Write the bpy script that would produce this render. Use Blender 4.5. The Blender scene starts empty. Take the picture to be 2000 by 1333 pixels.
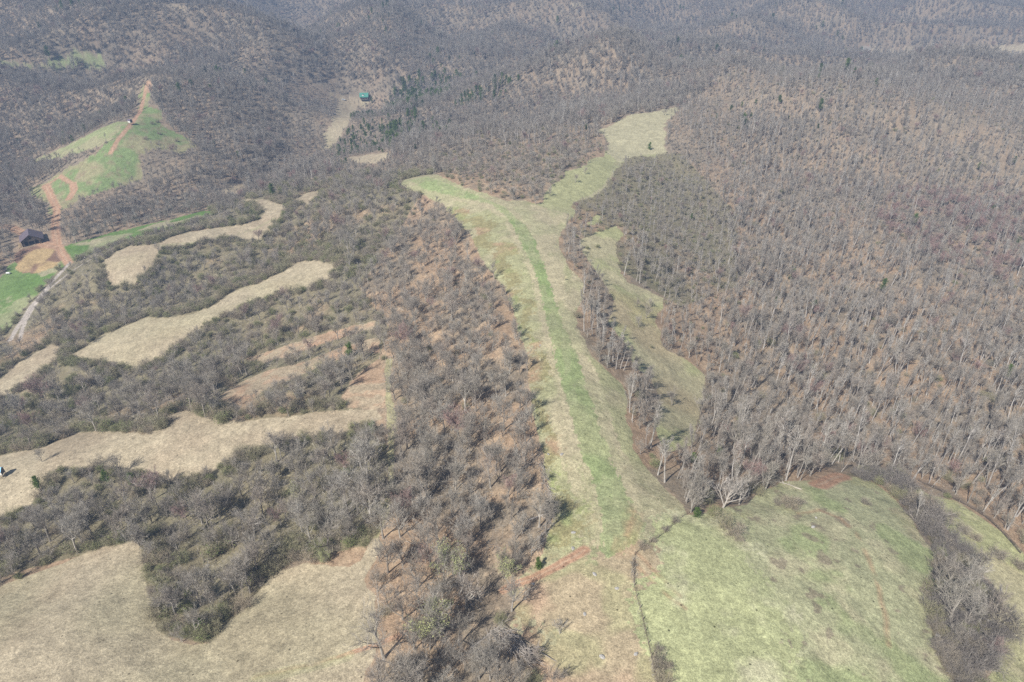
import bpy, math, random
import numpy as np
from mathutils import Vector, Matrix

# ------------------------------------------------------------------ camera, sky, sun, exposure
sc = bpy.context.scene
COL = sc.collection
H = 120.0
PITCH = math.radians(33.0)
FPX = 1333.3
cam_d = bpy.data.cameras.new("camera"); cam_d.lens = 24.0; cam_d.sensor_width = 36.0
cam_d.clip_start = 1.0; cam_d.clip_end = 9000.0
cam = bpy.data.objects.new("camera", cam_d); COL.objects.link(cam)
cam.location = (0, 0, H); cam.rotation_euler = (math.pi/2 - PITCH, 0, 0)
sc.camera = cam

SUN_ELEV = math.radians(46.0)
SHADOW_AZ = math.radians(37.0)           # shadows fall away from the camera and to the right
sun_dir = Vector((-math.sin(SHADOW_AZ)*math.cos(SUN_ELEV), -math.cos(SHADOW_AZ)*math.cos(SUN_ELEV), math.sin(SUN_ELEV)))
world = bpy.data.worlds.new("World"); sc.world = world; world.use_nodes = True
wn = world.node_tree; wn.nodes.clear()
sky = wn.nodes.new("ShaderNodeTexSky"); sky.sky_type = 'NISHITA'; sky.sun_disc = False
sky.sun_elevation = SUN_ELEV; sky.sun_rotation = math.atan2(sun_dir.x, sun_dir.y)
sky.altitude = 400; sky.air_density = 1.0; sky.dust_density = 1.5
bg = wn.nodes.new("ShaderNodeBackground"); bg.inputs[1].default_value = 0.07
wo = wn.nodes.new("ShaderNodeOutputWorld")
wn.links.new(sky.outputs[0], bg.inputs[0]); wn.links.new(bg.outputs[0], wo.inputs[0])
sun_data = bpy.data.lights.new("sun", 'SUN'); sun_data.energy = 4.8; sun_data.angle = math.radians(0.5)
sun_data.color = (1.0, 0.96, 0.90)
sun = bpy.data.objects.new("sun", sun_data); COL.objects.link(sun)
sun.rotation_euler = (-sun_dir).to_track_quat('-Z', 'Y').to_euler()
sun.location = (0, 0, 300)
sc.view_settings.view_transform = 'Standard'; sc.view_settings.look = 'None'
sc.view_settings.gamma = 1.0; sc.view_settings.exposure = 0.50
sc.cycles.max_bounces = 4; sc.cycles.diffuse_bounces = 2; sc.cycles.glossy_bounces = 1
sc.cycles.volume_bounces = 0; sc.cycles.transmission_bounces = 1
sc.cycles.use_denoising = False

rng = np.random.default_rng(7)
random.seed(7)

# ------------------------------------------------------------------ noise
def _h(ix, iy, s):
    n = (ix.astype(np.int64)*374761393 + iy.astype(np.int64)*668265263 + s*974711) & 0xFFFFFFFF
    n = ((n ^ (n >> 13)) * 1274126177) & 0xFFFFFFFF
    n = n ^ (n >> 16)
    return (n & 0xFFFFFF) / float(0xFFFFFF)
def vnoise(x, y, s=0):
    ix = np.floor(x); iy = np.floor(y); fx = x-ix; fy = y-iy
    fx = fx*fx*fx*(fx*(fx*6-15)+10); fy = fy*fy*fy*(fy*(fy*6-15)+10)
    ix = ix.astype(np.int64); iy = iy.astype(np.int64)
    a = _h(ix, iy, s); b = _h(ix+1, iy, s); c = _h(ix, iy+1, s); d = _h(ix+1, iy+1, s)
    return (a*(1-fx)+b*fx)*(1-fy) + (c*(1-fx)+d*fx)*fy
def fbm(x, y, s=0, o=4, g=0.5):
    v = 0; a = 1.0; t = 0.0; c, sn = 0.8, 0.6
    for k in range(o):
        v = v + a*vnoise(x, y, s+k*17); t += a; a *= g
        x, y = (c*x-sn*y)*2.03+11.3, (sn*x+c*y)*2.03-7.1
    return v/t
def sstep(a, b, x):
    t = np.clip((x-a)/(b-a), 0, 1); return t*t*(3-2*t)

# ------------------------------------------------------------------ terrain height
CP, SP = math.cos(PITCH), math.sin(PITCH)
def raydir(u, v):
    a = (np.asarray(u, float)-1000)/FPX; b = (np.asarray(v, float)-666.5)/FPX
    return a, CP-b*SP, -SP-b*CP
def proj(x, y, z):
    x = np.asarray(x, float); y = np.asarray(y, float); z = np.asarray(z, float)-H
    dep = y*CP - z*SP; up = y*SP + z*CP
    return 1000+FPX*x/dep, 666.5-FPX*up/dep, dep
# what the photograph tells about the land: (u, v, elevation) at recognisable spots
CTRL = [
 (1150,1333,0),(1200,1040,0),(1140,800,-2),(1090,660,-5),(1050,520,-9),(985,430,-13),(900,380,-17),(830,352,-21),
 (1050,1200,-1),(1060,1000,-4),(1040,750,-8),(960,560,-14),(870,420,-22),
 (1300,950,-6),(1230,800,-9),(1140,640,-10),(1110,500,-14),(1080,400,-18),(1150,330,-20),(1240,260,-22),(1310,215,-20),(1180,260,-25),
 (1270,290,-25),
 (1180,470,-21),(1230,600,-24),(1300,760,-25),(1350,870,-22),(1330,960,-12),
 (1450,700,-42),(1500,820,-40),(1400,520,-44),(1330,370,-38),(1400,250,-30),(1400,120,-8),(1250,115,-14),(1100,112,-24),
 (1600,950,-15),(1450,1000,-7),(1600,1150,-5),(1400,1200,-1),(1750,1100,-10),(1780,960,-26),(1850,1100,-19),(1800,1300,-10),(1930,1200,-24),(1980,1050,-30),(1990,1320,-22),
 (1700,880,-38),(1700,700,-50),(1700,400,-46),(1700,260,-32),(1700,125,-10),(1900,160,-20),(1980,190,-24),(1550,110,-6),(1950,900,-38),(1950,700,-48),(1950,400,-50),(1550,600,-48),(1550,350,-44),
 (1000,285,-26),(950,310,-27),(900,265,-38),(1100,265,-30),(860,330,-27),(750,330,-42),(760,270,-60),(870,215,-58),(1000,235,-56),(1100,190,-44),(940,160,-50),(1250,170,-34),
 (700,380,-30),(620,340,-52),
 (800,130,-52),(700,150,-66),(710,200,-72),(650,230,-69),(620,300,-67),
 (500,362,-67),(400,405,-66),(250,440,-65),(130,480,-63),(50,478,-62),(20,560,-67),(0,610,-69),
 (350,150,-30),(500,200,-45),(450,330,-59),(330,60,-6),(500,100,-25),(600,170,-60),(560,260,-60),
 (120,120,-27),(150,175,-45),(100,250,-52),(0,300,-56),(255,240,-30),(290,180,-26),(330,260,-38),(200,330,-46),(100,370,-54),(100,300,-48),(20,400,-58),(260,350,-52),
 (250,520,-45),(400,460,-42),(530,410,-40),(480,396,-43),(518,391,-43),(556,404,-41),(440,432,-45),(610,383,-42),(470,372,-62),(350,540,-51),(500,480,-45),(200,600,-57),(100,640,-60),(60,690,-60),
 (180,680,-49),(330,640,-43),(450,590,-39),(600,530,-33),(50,780,-56),(200,780,-50),(350,730,-45),(550,670,-38),
 (750,480,-27),(700,600,-26),(850,600,-17),(780,740,-19),(820,850,-14),(920,750,-11),
 (100,890,-30),(300,860,-25),(500,850,-21),(700,815,-16),(0,930,-32),
 (60,1070,-33),(200,1000,-29),(350,960,-26),(550,930,-23),(680,900,-17),(400,1150,-22),(380,1240,-19),(560,1030,-20),(740,1010,-12),
 (100,1250,-16),(620,1200,-11),(350,1330,-12),(850,1200,-6),(950,1080,-5),(200,1130,-19),(900,1320,-3),
]
FARW = [ # hidden folds and the land beyond, world metres
 (760,1000,-90),(560,1010,-88),(900,1150,-85),(350,900,-70),(150,860,-62),(0,820,-62),
 (-60,1010,-20),(150,1040,-16),(330,1120,-25),(-250,1000,-40),(-420,900,-12),(-600,950,-10),(-700,1150,-45),
 (0,1250,-62),(300,1350,-60),(-400,1250,-60),(700,1300,-55),(1000,1350,-45),(0,1500,-35),(500,1550,-40),(-500,1500,-45),(1000,1700,-50),(-1000,1500,-50),
 (0,1900,-50),(800,2100,-50),(-800,2000,-50),(1700,1700,-50),(-1700,1700,-50),(0,2600,-40),(1500,2600,-40),(-1500,2600,-40),(2400,2400,-40),(-2400,2400,-40),
 (0,3200,-30),(2400,800,-50),(-2400,800,-50),(1200,600,-50),(-1200,600,-50),(700,400,-45),(-700,400,-60),(500,150,-40),(-450,150,-45),(1500,100,-45),(-1500,100,-50),
 (0,0,-1),(60,-60,-2),(-150,0,-14),(200,0,-12),(-400,-80,-40),(400,-80,-40),(0,-150,-5),(2400,-150,-50),(-2400,-150,-50),(2600,3300,-40),(-2600,3300,-40)]
P = []
for (u, v, z) in CTRL:
    a, dy, dz = raydir(u, v); t = (H-z)/(-dz); P.append((a*t, dy*t, z))
P = np.array(P + FARW, float)
# thin-plate spline in a warped plane (far away the land is sampled more coarsely)
def _U(r2): return 0.5*r2*np.log(r2+1e-9)
Q = P[:, :2]/100.0
n = len(Q)
d2 = ((Q[:, None]-Q[None])**2).sum(-1)
A = np.zeros((n+3, n+3)); A[:n, :n] = _U(d2) + np.eye(n)*0.01
A[:n, n] = 1; A[:n, n+1:] = Q; A[n, :n] = 1; A[n+1:, :n] = Q.T
W = np.linalg.solve(A, np.r_[P[:, 2], 0, 0, 0])
GX0, GY0, GS = -2700.0, -240.0, 15.0
gx = np.arange(GX0, 2701, GS); gy = np.arange(GY0, 3500, GS)
GXX, GYY = np.meshgrid(gx, gy)
q = np.stack([GXX.ravel(), GYY.ravel()], 1)/100.0
Z = W[n] + q @ W[n+1:]
for k in range(n):
    Z += W[k]*_U((q[:, 0]-Q[k, 0])**2 + (q[:, 1]-Q[k, 1])**2)
Z = Z.reshape(GXX.shape)
rad = np.hypot(GXX, GYY)
far = sstep(560, 1000, rad)
ridge = 1-np.abs(2*fbm(GXX/330.0+3.1, GYY/260.0, 5, 3)-1)
Z = Z + far*((ridge-0.72)*125.0)
spur = 1-np.abs(2*fbm(GXX/95.0, GYY/120.0, 9, 3)-1)
Z = Z + sstep(330, 620, rad)*((spur-0.72)*15.0)
Z = np.clip(Z, -130, 40)
def bsp(t):
    return ((1-t)**3/6, (3*t**3-6*t*t+4)/6, (-3*t**3+3*t*t+3*t+1)/6, t**3/6)
def hfun(x, y):
    x = np.asarray(x, float); y = np.asarray(y, float)
    fx = np.clip((x-GX0)/GS, 1.001, Z.shape[1]-3.001); fy = np.clip((y-GY0)/GS, 1.001, Z.shape[0]-3.001)
    ix = fx.astype(int); iy = fy.astype(int); wx = bsp(fx-ix); wy = bsp(fy-iy)
    out = 0
    for j in range(4):
        row = 0
        for i in range(4):
            row = row + wx[i]*Z[iy+j-1, ix+i-1]
        out = out + wy[j]*row
    out = out + (fbm(x/38.0, y/38.0, 31, 3)-0.5)*3.0 + (fbm(x/7.0, y/7.0, 41, 3)-0.5)*0.55
    return out
def hits(uv):
    uv = np.asarray(uv, float); a, dy, dz = raydir(uv[:, 0], uv[:, 1])
    dz = np.minimum(dz, -0.05)
    t = np.full(len(uv), 40.0); done = np.zeros(len(uv), bool)
    step = 6.0
    for _ in range(420):
        m = ~done
        if not m.any(): break
        nt = t[m]+step*(1+t[m]/300.0)
        below = (H+dz[m]*nt) < hfun(a[m]*nt, dy[m]*nt)
        idx = np.where(m)[0]
        t[idx[~below]] = nt[~below]
        lo = t[idx[below]].copy(); hi = nt[below]
        for _b in range(14):
            mid = (lo+hi)/2; bb = (H+dz[idx[below]]*mid) < hfun(a[idx[below]]*mid, dy[idx[below]]*mid)
            hi = np.where(bb, mid, hi); lo = np.where(bb, lo, mid)
        t[idx[below]] = hi; done[idx[below]] = True
        t = np.minimum(t, 3200)
    return np.stack([a*t, dy*t], 1)
def hit(u, v):
    p = hits([(u, v)])[0]; return float(p[0]), float(p[1]), float(hfun(p[0], p[1]))
def densify(pts, closed=True, step=12):
    out = []; m = len(pts)
    for i in range(m if closed else m-1):
        p = pts[i]; q_ = pts[(i+1) % m]; k = max(1, int(math.dist(p, q_)/step))
        for j in range(k): out.append((p[0]+(q_[0]-p[0])*j/k, p[1]+(q_[1]-p[1])*j/k))
    if not closed: out.append(pts[-1])
    return out
def inside(poly, x, y):
    res = np.zeros(x.shape, bool)
    x0, y0 = poly.min(0); x1, y1 = poly.max(0)
    m = (x >= x0) & (x <= x1) & (y >= y0) & (y <= y1)
    if not m.any(): return res
    X = x[m]; Y = y[m]; r = np.zeros(X.shape, bool)
    px, py = poly[:, 0], poly[:, 1]; qx, qy = np.roll(px, -1), np.roll(py, -1)
    for i in range(len(px)):
        if py[i] == qy[i]: continue
        c = (py[i] > Y) != (qy[i] > Y)
        r ^= c & (X < (qx[i]-px[i])*(Y-py[i])/(qy[i]-py[i])+px[i])
    res[m] = r
    return res
def seg_dist(line, x, y):
    d = np.full(x.shape, 1e9)
    for i in range(len(line)-1):
        p, q_ = line[i], line[i+1]; v = q_-p; L = (v**2).sum()+1e-9
        t = np.clip(((x-p[0])*v[0]+(y-p[1])*v[1])/L, 0, 1)
        d = np.minimum(d, np.hypot(x-p[0]-t*v[0], y-p[1]-t*v[1]))
    return d

# ------------------------------------------------------------------ land cover, traced as outlines then laid on the land
OPEN = {
 'clear': [(795,350),(827,342),(854,341),(867,348),(901,364),(935,375),(962,383),(989,393),(1026,393),(1046,400),(1060,395),(1063,378),(1080,361),(1104,348),(1107,334),(1148,324),(1154,310),(1181,305),(1188,290),(1185,270),(1163,256),
   (1191,245),(1222,229),(1239,223),(1266,221),(1293,216),(1320,209),(1326,216),(1306,233),(1296,250),(1300,270),(1300,299),(1275,307),(1240,305),(1220,312),(1212,322),(1196,346),(1181,367),(1153,387),(1128,394),(1118,402),(1126,418),
   (1110,435),(1095,455),(1092,485),(1110,520),(1138,550),(1140,580),(1125,615),(1128,640),(1145,670),(1150,690),(1180,720),(1215,750),(1225,780),(1220,810),(1235,850),(1240,880),(1270,920),(1300,955),(1335,985),(1345,1008),(1380,1000),(1410,992),(1460,985),(1480,965),
   (1530,942),(1590,938),(1640,925),(1700,940),(1722,953),(1755,985),(1785,1020),(1805,1060),(1830,1080),(1822,1110),(1812,1180),(1818,1230),(1835,1290),(1860,1333),(1880,1480),
   (1035,1480),(1040,1333),(1045,1290),(1052,1262),(1020,1245),(995,1225),(1008,1200),(1000,1180),(990,1150),(1015,1130),(1048,1100),(1060,1080),(1065,1050),(1078,1020),(1080,990),(1070,950),(1060,890),(1050,850),(1036,790),(1030,740),(1033,700),(1020,670),(1010,640),(1000,600),(985,560),(960,530),(940,505),(925,470),(905,445),(880,420),(865,397),(835,385),(800,372),(770,362)],
 'hay1': [(-300,1200),(0,1145),(60,1125),(120,1100),(180,1075),(230,1065),(265,1056),(280,1090),(290,1140),(298,1190),(300,1230),(330,1250),(380,1262),(412,1255),(440,1225),(470,1195),(500,1160),(530,1120),(560,1108),(600,1100),(640,1107),(680,1107),(705,1095),(722,1060),(738,1035),(745,1060),(730,1100),(715,1130),(733,1170),(730,1210),(740,1240),(735,1280),(715,1320),(710,1480),(-350,1480)],
 'hay2': [(-300,930),(0,890),(60,880),(100,868),(150,845),(210,842),(280,848),(335,832),(320,815),(360,800),(400,815),(440,825),(500,820),(560,815),(620,805),(690,800),(735,800),(745,820),(700,830),(660,850),(600,852),(560,862),(500,872),(440,905),(400,930),(350,945),(310,935),(280,920),(240,915),(200,910),(150,920),(100,920),(85,935),(80,960),(60,990),(20,1010),(-100,1040),(-300,1100)],
 'hay3': [(125,700),(165,680),(200,655),(250,635),(280,622),(330,620),(380,612),(420,595),(450,570),(500,555),(545,535),(580,512),(620,508),(655,520),(640,545),(610,565),(560,570),(510,585),(470,600),(430,620),(390,640),(350,670),(330,690),(300,710),(270,720),(200,710),(160,705)],
 'hay8': [(-90,790),(-60,760),(0,742),(30,712),(70,688),(108,668),(122,682),(100,712),(60,742),(20,768),(-40,800)],
 'hay4': [(199,553),(209,535),(202,511),(219,497),(253,480),(280,480),(304,477),(331,464),(371,453),(398,449),(439,443),(472,439),(506,429),(516,415),(500,402),(459,393),(479,390),(520,390),(553,402),(557,412),(533,439),(520,460),(506,469),(456,467),(405,470),(364,480),(317,487),(304,504),(290,528),(263,555),(236,560)],
 'hay5': [(570,392),(600,377),(628,371),(622,388),(598,400)], 'hay6': [(420,381),(450,364),(480,359),(470,374),(436,387)],
 'hay7': [(680,308),(715,303),(757,299),(760,312),(730,320),(690,318)],
 'spur_a': [(480,700),(560,675),(640,650),(700,635),(735,625),(730,642),(660,662),(580,690),(500,715)],
 'spur_b': [(420,790),(450,755),(520,725),(600,705),(690,670),(740,660),(745,690),(690,690),(600,728),(520,762),(460,792)],
 'spur_c': [(655,795),(675,760),(700,730),(740,702),(765,715),(760,790),(735,800)],
 'ride': [(752,700),(765,700),(764,760),(775,820),(772,900),(768,960),(758,1000),(742,1050),(730,1050),(748,990),(758,930),(760,870),(752,820),(755,760)],
 'valley': [(-200,650),(-200,545),(0,545),(15,520),(60,500),(100,492),(130,480),(180,466),(250,447),(330,430),(400,412),(422,417),(360,440),(300,455),(250,470),(200,490),(160,502),(118,525),(85,560),(50,600),(20,637),(0,650)],
 'hill_a': [(51,319),(84,305),(135,283),(186,256),(229,238),(252,238),(215,275),(190,290),(150,300),(100,312)],
 'hill_b': [(250,238),(267,226),(273,202),(270,189),(285,160),(294,159),(294,189),(290,209),(314,216),(317,243),(334,256),(375,273),(385,287),(354,300),(304,290),(270,304),(280,341),(277,351),(216,368),(182,381),(155,388),(135,405),(105,418),(94,422),(98,402),(71,388),(54,368),(88,358),(118,337),(160,315),(189,300),(200,290),(215,275)],
 'hill_c': [(0,121),(60,125),(90,123),(130,110),(160,102),(200,110),(210,134),(180,130),(150,127),(110,135),(60,130),(0,128)],
 'hill_d': [(58,69),(90,64),(127,59),(127,62),(95,68),(70,72)],
 'creek_field': [(643,182),(670,189),(708,190),(722,196),(715,206),(695,212),(684,235),(668,262),(648,288),(628,294),(640,275),(628,266),(650,240),(654,215),(664,200),(645,190)],
 'far_a': [(1107,10),(1125,5),(1148,12),(1125,15)], 'far_b': [(310,13),(345,11),(385,16),(345,19)],
 'far_c': [(1680,98),(1750,97),(1850,97),(1920,95),(1985,88),(2050,88),(2050,112),(1990,108),(1930,100),(1880,103),(1800,102),(1740,103)],
 'far_d': [(1590,0),(1645,0),(1640,5),(1600,5)],
 'glade_a': [(1132,470),(1164,455),(1205,441),(1218,458),(1200,484),(1212,534),(1226,552),(1240,557),(1296,583),(1292,602),(1280,629),(1290,649),(1290,674),(1304,686),(1342,703),(1380,735),(1368,800),(1352,872),(1300,885),(1280,840),(1290,780),(1270,740),(1238,717),(1228,680),(1206,652),(1188,629),(1200,590),(1180,555),(1160,523),(1136,491)],
 'glade_b': [(1147,438),(1165,420),(1178,424),(1160,442)],
 'lane_field': [(1752,927),(1782,944),(1816,967),(1870,981),(1904,1004),(1954,1038),(2000,1082),(2150,1180),(2150,1480),(1900,1480),(1925,1333),(1950,1260),(1985,1230),(1965,1190),(1940,1140),(1900,1110),(1870,1060),(1840,1020),(1800,985),(1765,950)],
 'yard': [(28,500),(40,488),(75,480),(100,466),(118,475),(125,500),(112,520),(70,535),(35,535)],
}
DIRT = [ # centre line, half width in metres, kind
 ([(985,1153),(1020,1138),(1060,1122),(1095,1104),(1142,1076)],1.15,'dirt'),
 ([(500,1325),(600,1300),(680,1278),(745,1257),(800,1235),(840,1215)],.7,'faint'),([(660,1283),(745,1257),(800,1235),(840,1215)],.55,'dirt'),([(500,1327),(600,1303),(680,1282)],1.3,'green'),
 ([(1238,1095),(1275,1135),(1310,1168),(1340,1190)],0.5,'faint'),
 ([(1242,1080),(1265,1100),(1330,1165)],0.5,'faint'),
 ([(1598,948),(1620,938),(1645,930)],2.6,'dirt'),
 ([(1560,1003),(1600,997),(1640,1012),(1670,1040),(1690,1080),(1715,1140),(1728,1200),(1735,1260)],0.7,'faint'),
 ([(287,165),(280,195),(272,222),(250,250),(232,272),(215,300)],1.7,'dirt'),
 ([(88,362),(95,372),(103,392),(112,408),(108,430),(108,455),(112,480),(125,500),(135,515)],2.6,'dirt'),
 ([(135,388),(145,372),(142,360)],2.6,'dirt'),
 ([(145,362),(118,345),(92,362)],1.6,'dirt'),
 ([(-20,440),(20,444),(50,458),(72,468),(92,480),(112,482)],3.2,'dirt'),
 ([(135,515),(90,565),(60,600),(35,640),(20,665)],1.4,'gravel'),
 ([(180,505),(140,530),(95,565),(65,600),(48,630),(38,665)],1.1,'gravel'),
 ([(310,480),(380,475),(440,465),(500,447),(540,425)],1.2,'green'),
 ([(290,160),(293,180)],2.0,'dirt'),
 ([(1240,1000),(1225,1040),(1215,1075)],2.5,'faint'),
]
BANDS = {
 'green': [(795,352),(830,370),(870,380),(920,390),(960,400),(985,420),(1005,445),(1020,480),(1040,520),(1050,550),(1060,590),(1070,640),(1078,670),(1085,700),(1100,760),(1115,810),(1135,880),(1155,930),(1170,980),(1178,1030),(1172,1075),(1185,1090),(1240,1060),(1260,1030),(1235,990),(1215,940),(1190,890),(1170,830),(1150,770),(1130,700),(1110,660),(1100,640),(1085,590),(1070,540),(1045,470),(1020,435),(985,405),(940,385),(880,362),(835,345)],
 'green_dark': [(985,418),(1005,445),(1020,480),(1040,520),(1050,550),(1060,590),(1070,640),(1078,670),(1118,670),(1110,655),(1100,640),(1085,590),(1070,540),(1045,470),(1025,440)],
 'tan_left': [(865,388),(920,398),(955,410),(980,430),(1000,460),(1018,500),(1035,540),(1048,590),(1058,640),(1068,690),(1082,750),(1098,810),(1118,880),(1138,930),(1152,985),(1158,1040),(1150,1068),(1172,1068),(1176,1030),(1170,980),(1155,930),(1135,880),(1115,810),(1100,760),(1085,700),(1078,670),(1070,640),(1060,590),(1050,550),(1040,520),(1020,480),(1005,445),(985,420),(960,400),(920,390)],
 'tan_left2': [(1070,780),(1085,860),(1110,940),(1130,1000),(1135,1060),(1158,1065),(1158,1040),(1150,985),(1136,930),(1116,880),(1096,810),(1082,760)],
 'tan_right': [(1040,400),(1080,410),(1115,420),(1095,455),(1095,485),(1112,520),(1136,550),(1136,580),(1122,615),(1125,645),(1142,690),(1170,740),(1190,800),(1215,880),(1245,930),(1280,965),(1290,990),(1245,1000),(1215,940),(1190,890),(1170,830),(1150,770),(1130,700),(1110,660),(1100,640),(1085,590),(1070,540),(1045,470),(1020,425),(1000,405)],
 'slope': [(865,397),(905,408),(950,438),(985,480),(1010,540),(1030,600),(1045,660),(1058,720),(1070,800),(1090,870),(1110,930),(1130,1000),(1130,1060),(1060,1080),(1065,1050),(1078,1020),(1080,990),(1070,950),(1060,890),(1050,850),(1036,790),(1030,740),(1033,700),(1020,670),(1010,640),(1000,600),(985,560),(960,530),(940,505),(925,470),(905,445),(880,420)],
 'pasture': [(1240,1085),(1280,1040),(1345,1005),(1400,1010),(1450,1050),(1490,1080),(1500,1150),(1530,1250),(1560,1333),(1560,1480),(1285,1480),(1285,1333),(1262,1200)],
 'pasture2': [(1345,1005),(1480,965),(1530,942),(1590,938),(1700,940),(1755,985),(1805,1060),(1830,1080),(1812,1180),(1835,1290),(1880,1480),(1540,1480),(1540,1300),(1500,1150),(1490,1080),(1450,1050),(1400,1010)],
 'knoll': [(990,1150),(1050,1100),(1140,1082),(1240,1090),(1262,1200),(1285,1333),(1285,1480),(1035,1480),(1045,1290),(995,1225)],
 'branch': [(1060,398),(1063,378),(1107,334),(1148,324),(1185,300),(1205,305),(1190,347),(1176,367),(1125,394),(1112,408)],
 'branch2': [(1185,298),(1188,270),(1163,256),(1239,223),(1320,209),(1326,216),(1296,250),(1300,270),(1300,299),(1239,306),(1210,318)],
}
def towp(pts, closed=True, step=12): return hits(densify(pts, closed, step))
OPENW = {k: towp(v) for k, v in OPEN.items()}
BANDW = {k: towp(v) for k, v in BANDS.items()}
DIRTW = [(towp(l, False, 10), w, k) for l, w, k in DIRT]
TAN_ = {'hay8','hay1','hay2','hay3','hay4','hay5','hay6','hay7','hill_d','far_a','far_b','far_c','creek_field','far_d'}

def is_open(x, y):
    m = np.zeros(x.shape, bool)
    for k, p in OPENW.items(): m |= inside(p, x, y)
    return m

C = lambda r, g, b: np.array([r, g, b])
LITTER, LITTER2 = C(.35,.25,.165), C(.25,.205,.15)
TAN, TAN2 = C(.42,.355,.245), C(.345,.275,.19)
OLIVE = C(.35,.34,.19); GREEN = C(.26,.315,.14); DGREEN = C(.20,.27,.10); VGREEN = C(.095,.19,.035)
RED = C(.41,.255,.165); SCRUB = C(.21,.19,.12); GRAVEL = C(.42,.37,.32)
PASTURE = C(.27,.31,.14)
def mix(col, m, c, s=1.0):
    w = (np.clip(m, 0, 1)*s)[:, None]; return col*(1-w)+c*w
ZS = towp([(1110,410),(1150,340),(1200,300),(1330,300),(1440,420),(1440,560),(1330,600),(1200,520),(1150,480)])
ZB = towp([(1460,985),(1640,925),(1752,927),(1800,985),(1860,1060),(1920,1135),(1962,1220),(1915,1333),(1895,1480),(1860,1480),(1815,1230),(1810,1150),(1830,1080),(1790,1010),(1722,948),(1640,935)])
def cover(x, y):
    jx = (fbm(x/5.0, y/5.0, 3, 3)-0.5)*3.0; jy = (fbm(x/5.0, y/5.0, 4, 3)-0.5)*3.0
    rr = np.hypot(x, y); js = 0.6+sstep(200, 700, rr)*1.5
    X = x+jx*js; Y = y+jy*js
    n1 = fbm(x/18.0, y/18.0, 51, 4); n2 = fbm(x/4.0, y/4.0, 52, 3); n3 = fbm(x/60.0, y/60.0, 53, 3); n4 = fbm(x/1.6, y/1.6, 54, 2)
    col = LITTER[None]*np.ones((len(x), 3))
    col = mix(col, sstep(.42, .62, n1), LITTER2); col = mix(col, sstep(.52, .7, n2), C(.40,.30,.20), .6)
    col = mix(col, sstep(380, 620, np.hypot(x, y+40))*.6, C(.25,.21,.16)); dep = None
    scr = inside(SCRUBW, x, y) | inside(ZB, x, y) | inside(ZS, x, y); col = mix(col, scr*sstep(.25, .45, n1*0.5+n3*0.5), SCRUB, .85)
    cls = np.zeros(len(x), np.int8)
    masks = {}
    for k, p in OPENW.items():
        m = inside(p, X, Y); masks[k] = m
        if not m.any(): continue
        if k in TAN_:
            c0 = TAN[None]*np.ones((len(x), 3)); c0 = mix(c0, sstep(.4, .7, n1), TAN2, .6); c0 = mix(c0, sstep(.56, .75, n3), OLIVE, .25)
            cls[m] = 2
        elif k in ('clear',):
            c0 = OLIVE[None]*np.ones((len(x), 3)); c0 = mix(c0, sstep(.4, .65, n1), TAN, .5); cls[m] = 3
        elif k == 'valley':
            c0 = C(.13,.215,.06)[None]*np.ones((len(x), 3)); c0 = mix(c0, sstep(.60, .68, n1), TAN, .8); c0 = mix(c0, sstep(.4, .6, n3), C(.19,.25,.10), .6); cls[m] = 3
        elif k in ('hill_a', 'hill_c'):
            c0 = C(.33,.31,.18)[None]*np.ones((len(x), 3)); c0 = mix(c0, sstep(.45, .6, n1), GREEN, .6); cls[m] = 3
        elif k == 'hill_b':
            c0 = C(.21,.27,.115)[None]*np.ones((len(x), 3)); c0 = mix(c0, sstep(.45, .62, n1), C(.33,.29,.17), .8); c0 = mix(c0, sstep(.6, .7, n2), C(.25,.18,.13), .5); cls[m] = 3
        elif k in ('glade_a', 'glade_b', 'lane_field'):
            c0 = C(.39,.385,.20)[None]*np.ones((len(x), 3)); c0 = mix(c0, sstep(.42, .6, n1), C(.46,.39,.26), .6); c0 = mix(c0, sstep(.55, .7, n3), C(.40,.28,.17), .35); cls[m] = 3
        elif k.startswith('spur'):
            c0 = C(.38,.27,.18)[None]*np.ones((len(x), 3)); c0 = mix(c0, sstep(.45, .6, n1), TAN, .7); c0 = mix(c0, sstep(.55, .62, n2), RED, .4); cls[m] = 2
        elif k == 'ride':
            c0 = C(.34,.31,.18)[None]*np.ones((len(x), 3)); cls[m] = 2
        else:
            c0 = C(.22,.14,.10)[None]*np.ones((len(x), 3)); c0 = mix(c0, sstep(.5, .6, n1), C(.45,.33,.17), .9); c0 = mix(c0, sstep(.6, .7, n3), VGREEN, .6); cls[m] = 4
        col[m] = c0[m]
    bx_ = (fbm(x/14.0, y/14.0, 61, 3)-.5)*22+(vnoise(x*1.3, y*1.3, 63)-.5)*5; by_ = (fbm(x/14.0, y/14.0, 62, 3)-.5)*22+(vnoise(x*1.3, y*1.3, 64)-.5)*5
    B = {k: (inside(p, x+bx_, y+by_) if k in ('pasture', 'knoll', 'pasture2', 'slope') else inside(p, x+jx*.6*js+(vnoise(x*1.7, y*.8, 68)-.5)*1.6, y+jy*.6*js)) for k, p in BANDW.items()}
    op = masks['clear']
    col = mix(col, B['slope']&op, C(.30,.27,.14)); col = mix(col, (B['slope']&op)*sstep(.5, .66, n1), C(.40,.27,.18), .75); col = mix(col, (B['slope']&op)*sstep(.52, .7, fbm(x/9.0, y/9.0, 77, 3)), C(.28,.32,.14), .7)
    col = mix(col, B['knoll']&op, C(.40,.325,.21)); col = mix(col, (B['knoll']&op)*sstep(.5, .66, n1), C(.40,.28,.19), .8); col = mix(col, (B['knoll']&op)*sstep(.52, .68, fbm(x/11.0, y/11.0, 78, 3)), C(.31,.32,.16), .45)
    col = mix(col, B['pasture']&op, C(.375,.385,.205)); col = mix(col, (B['pasture']&op)*sstep(.45, .7, fbm(x/9.0, y/9.0, 79, 4)), C(.50,.47,.31), .8)
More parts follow.
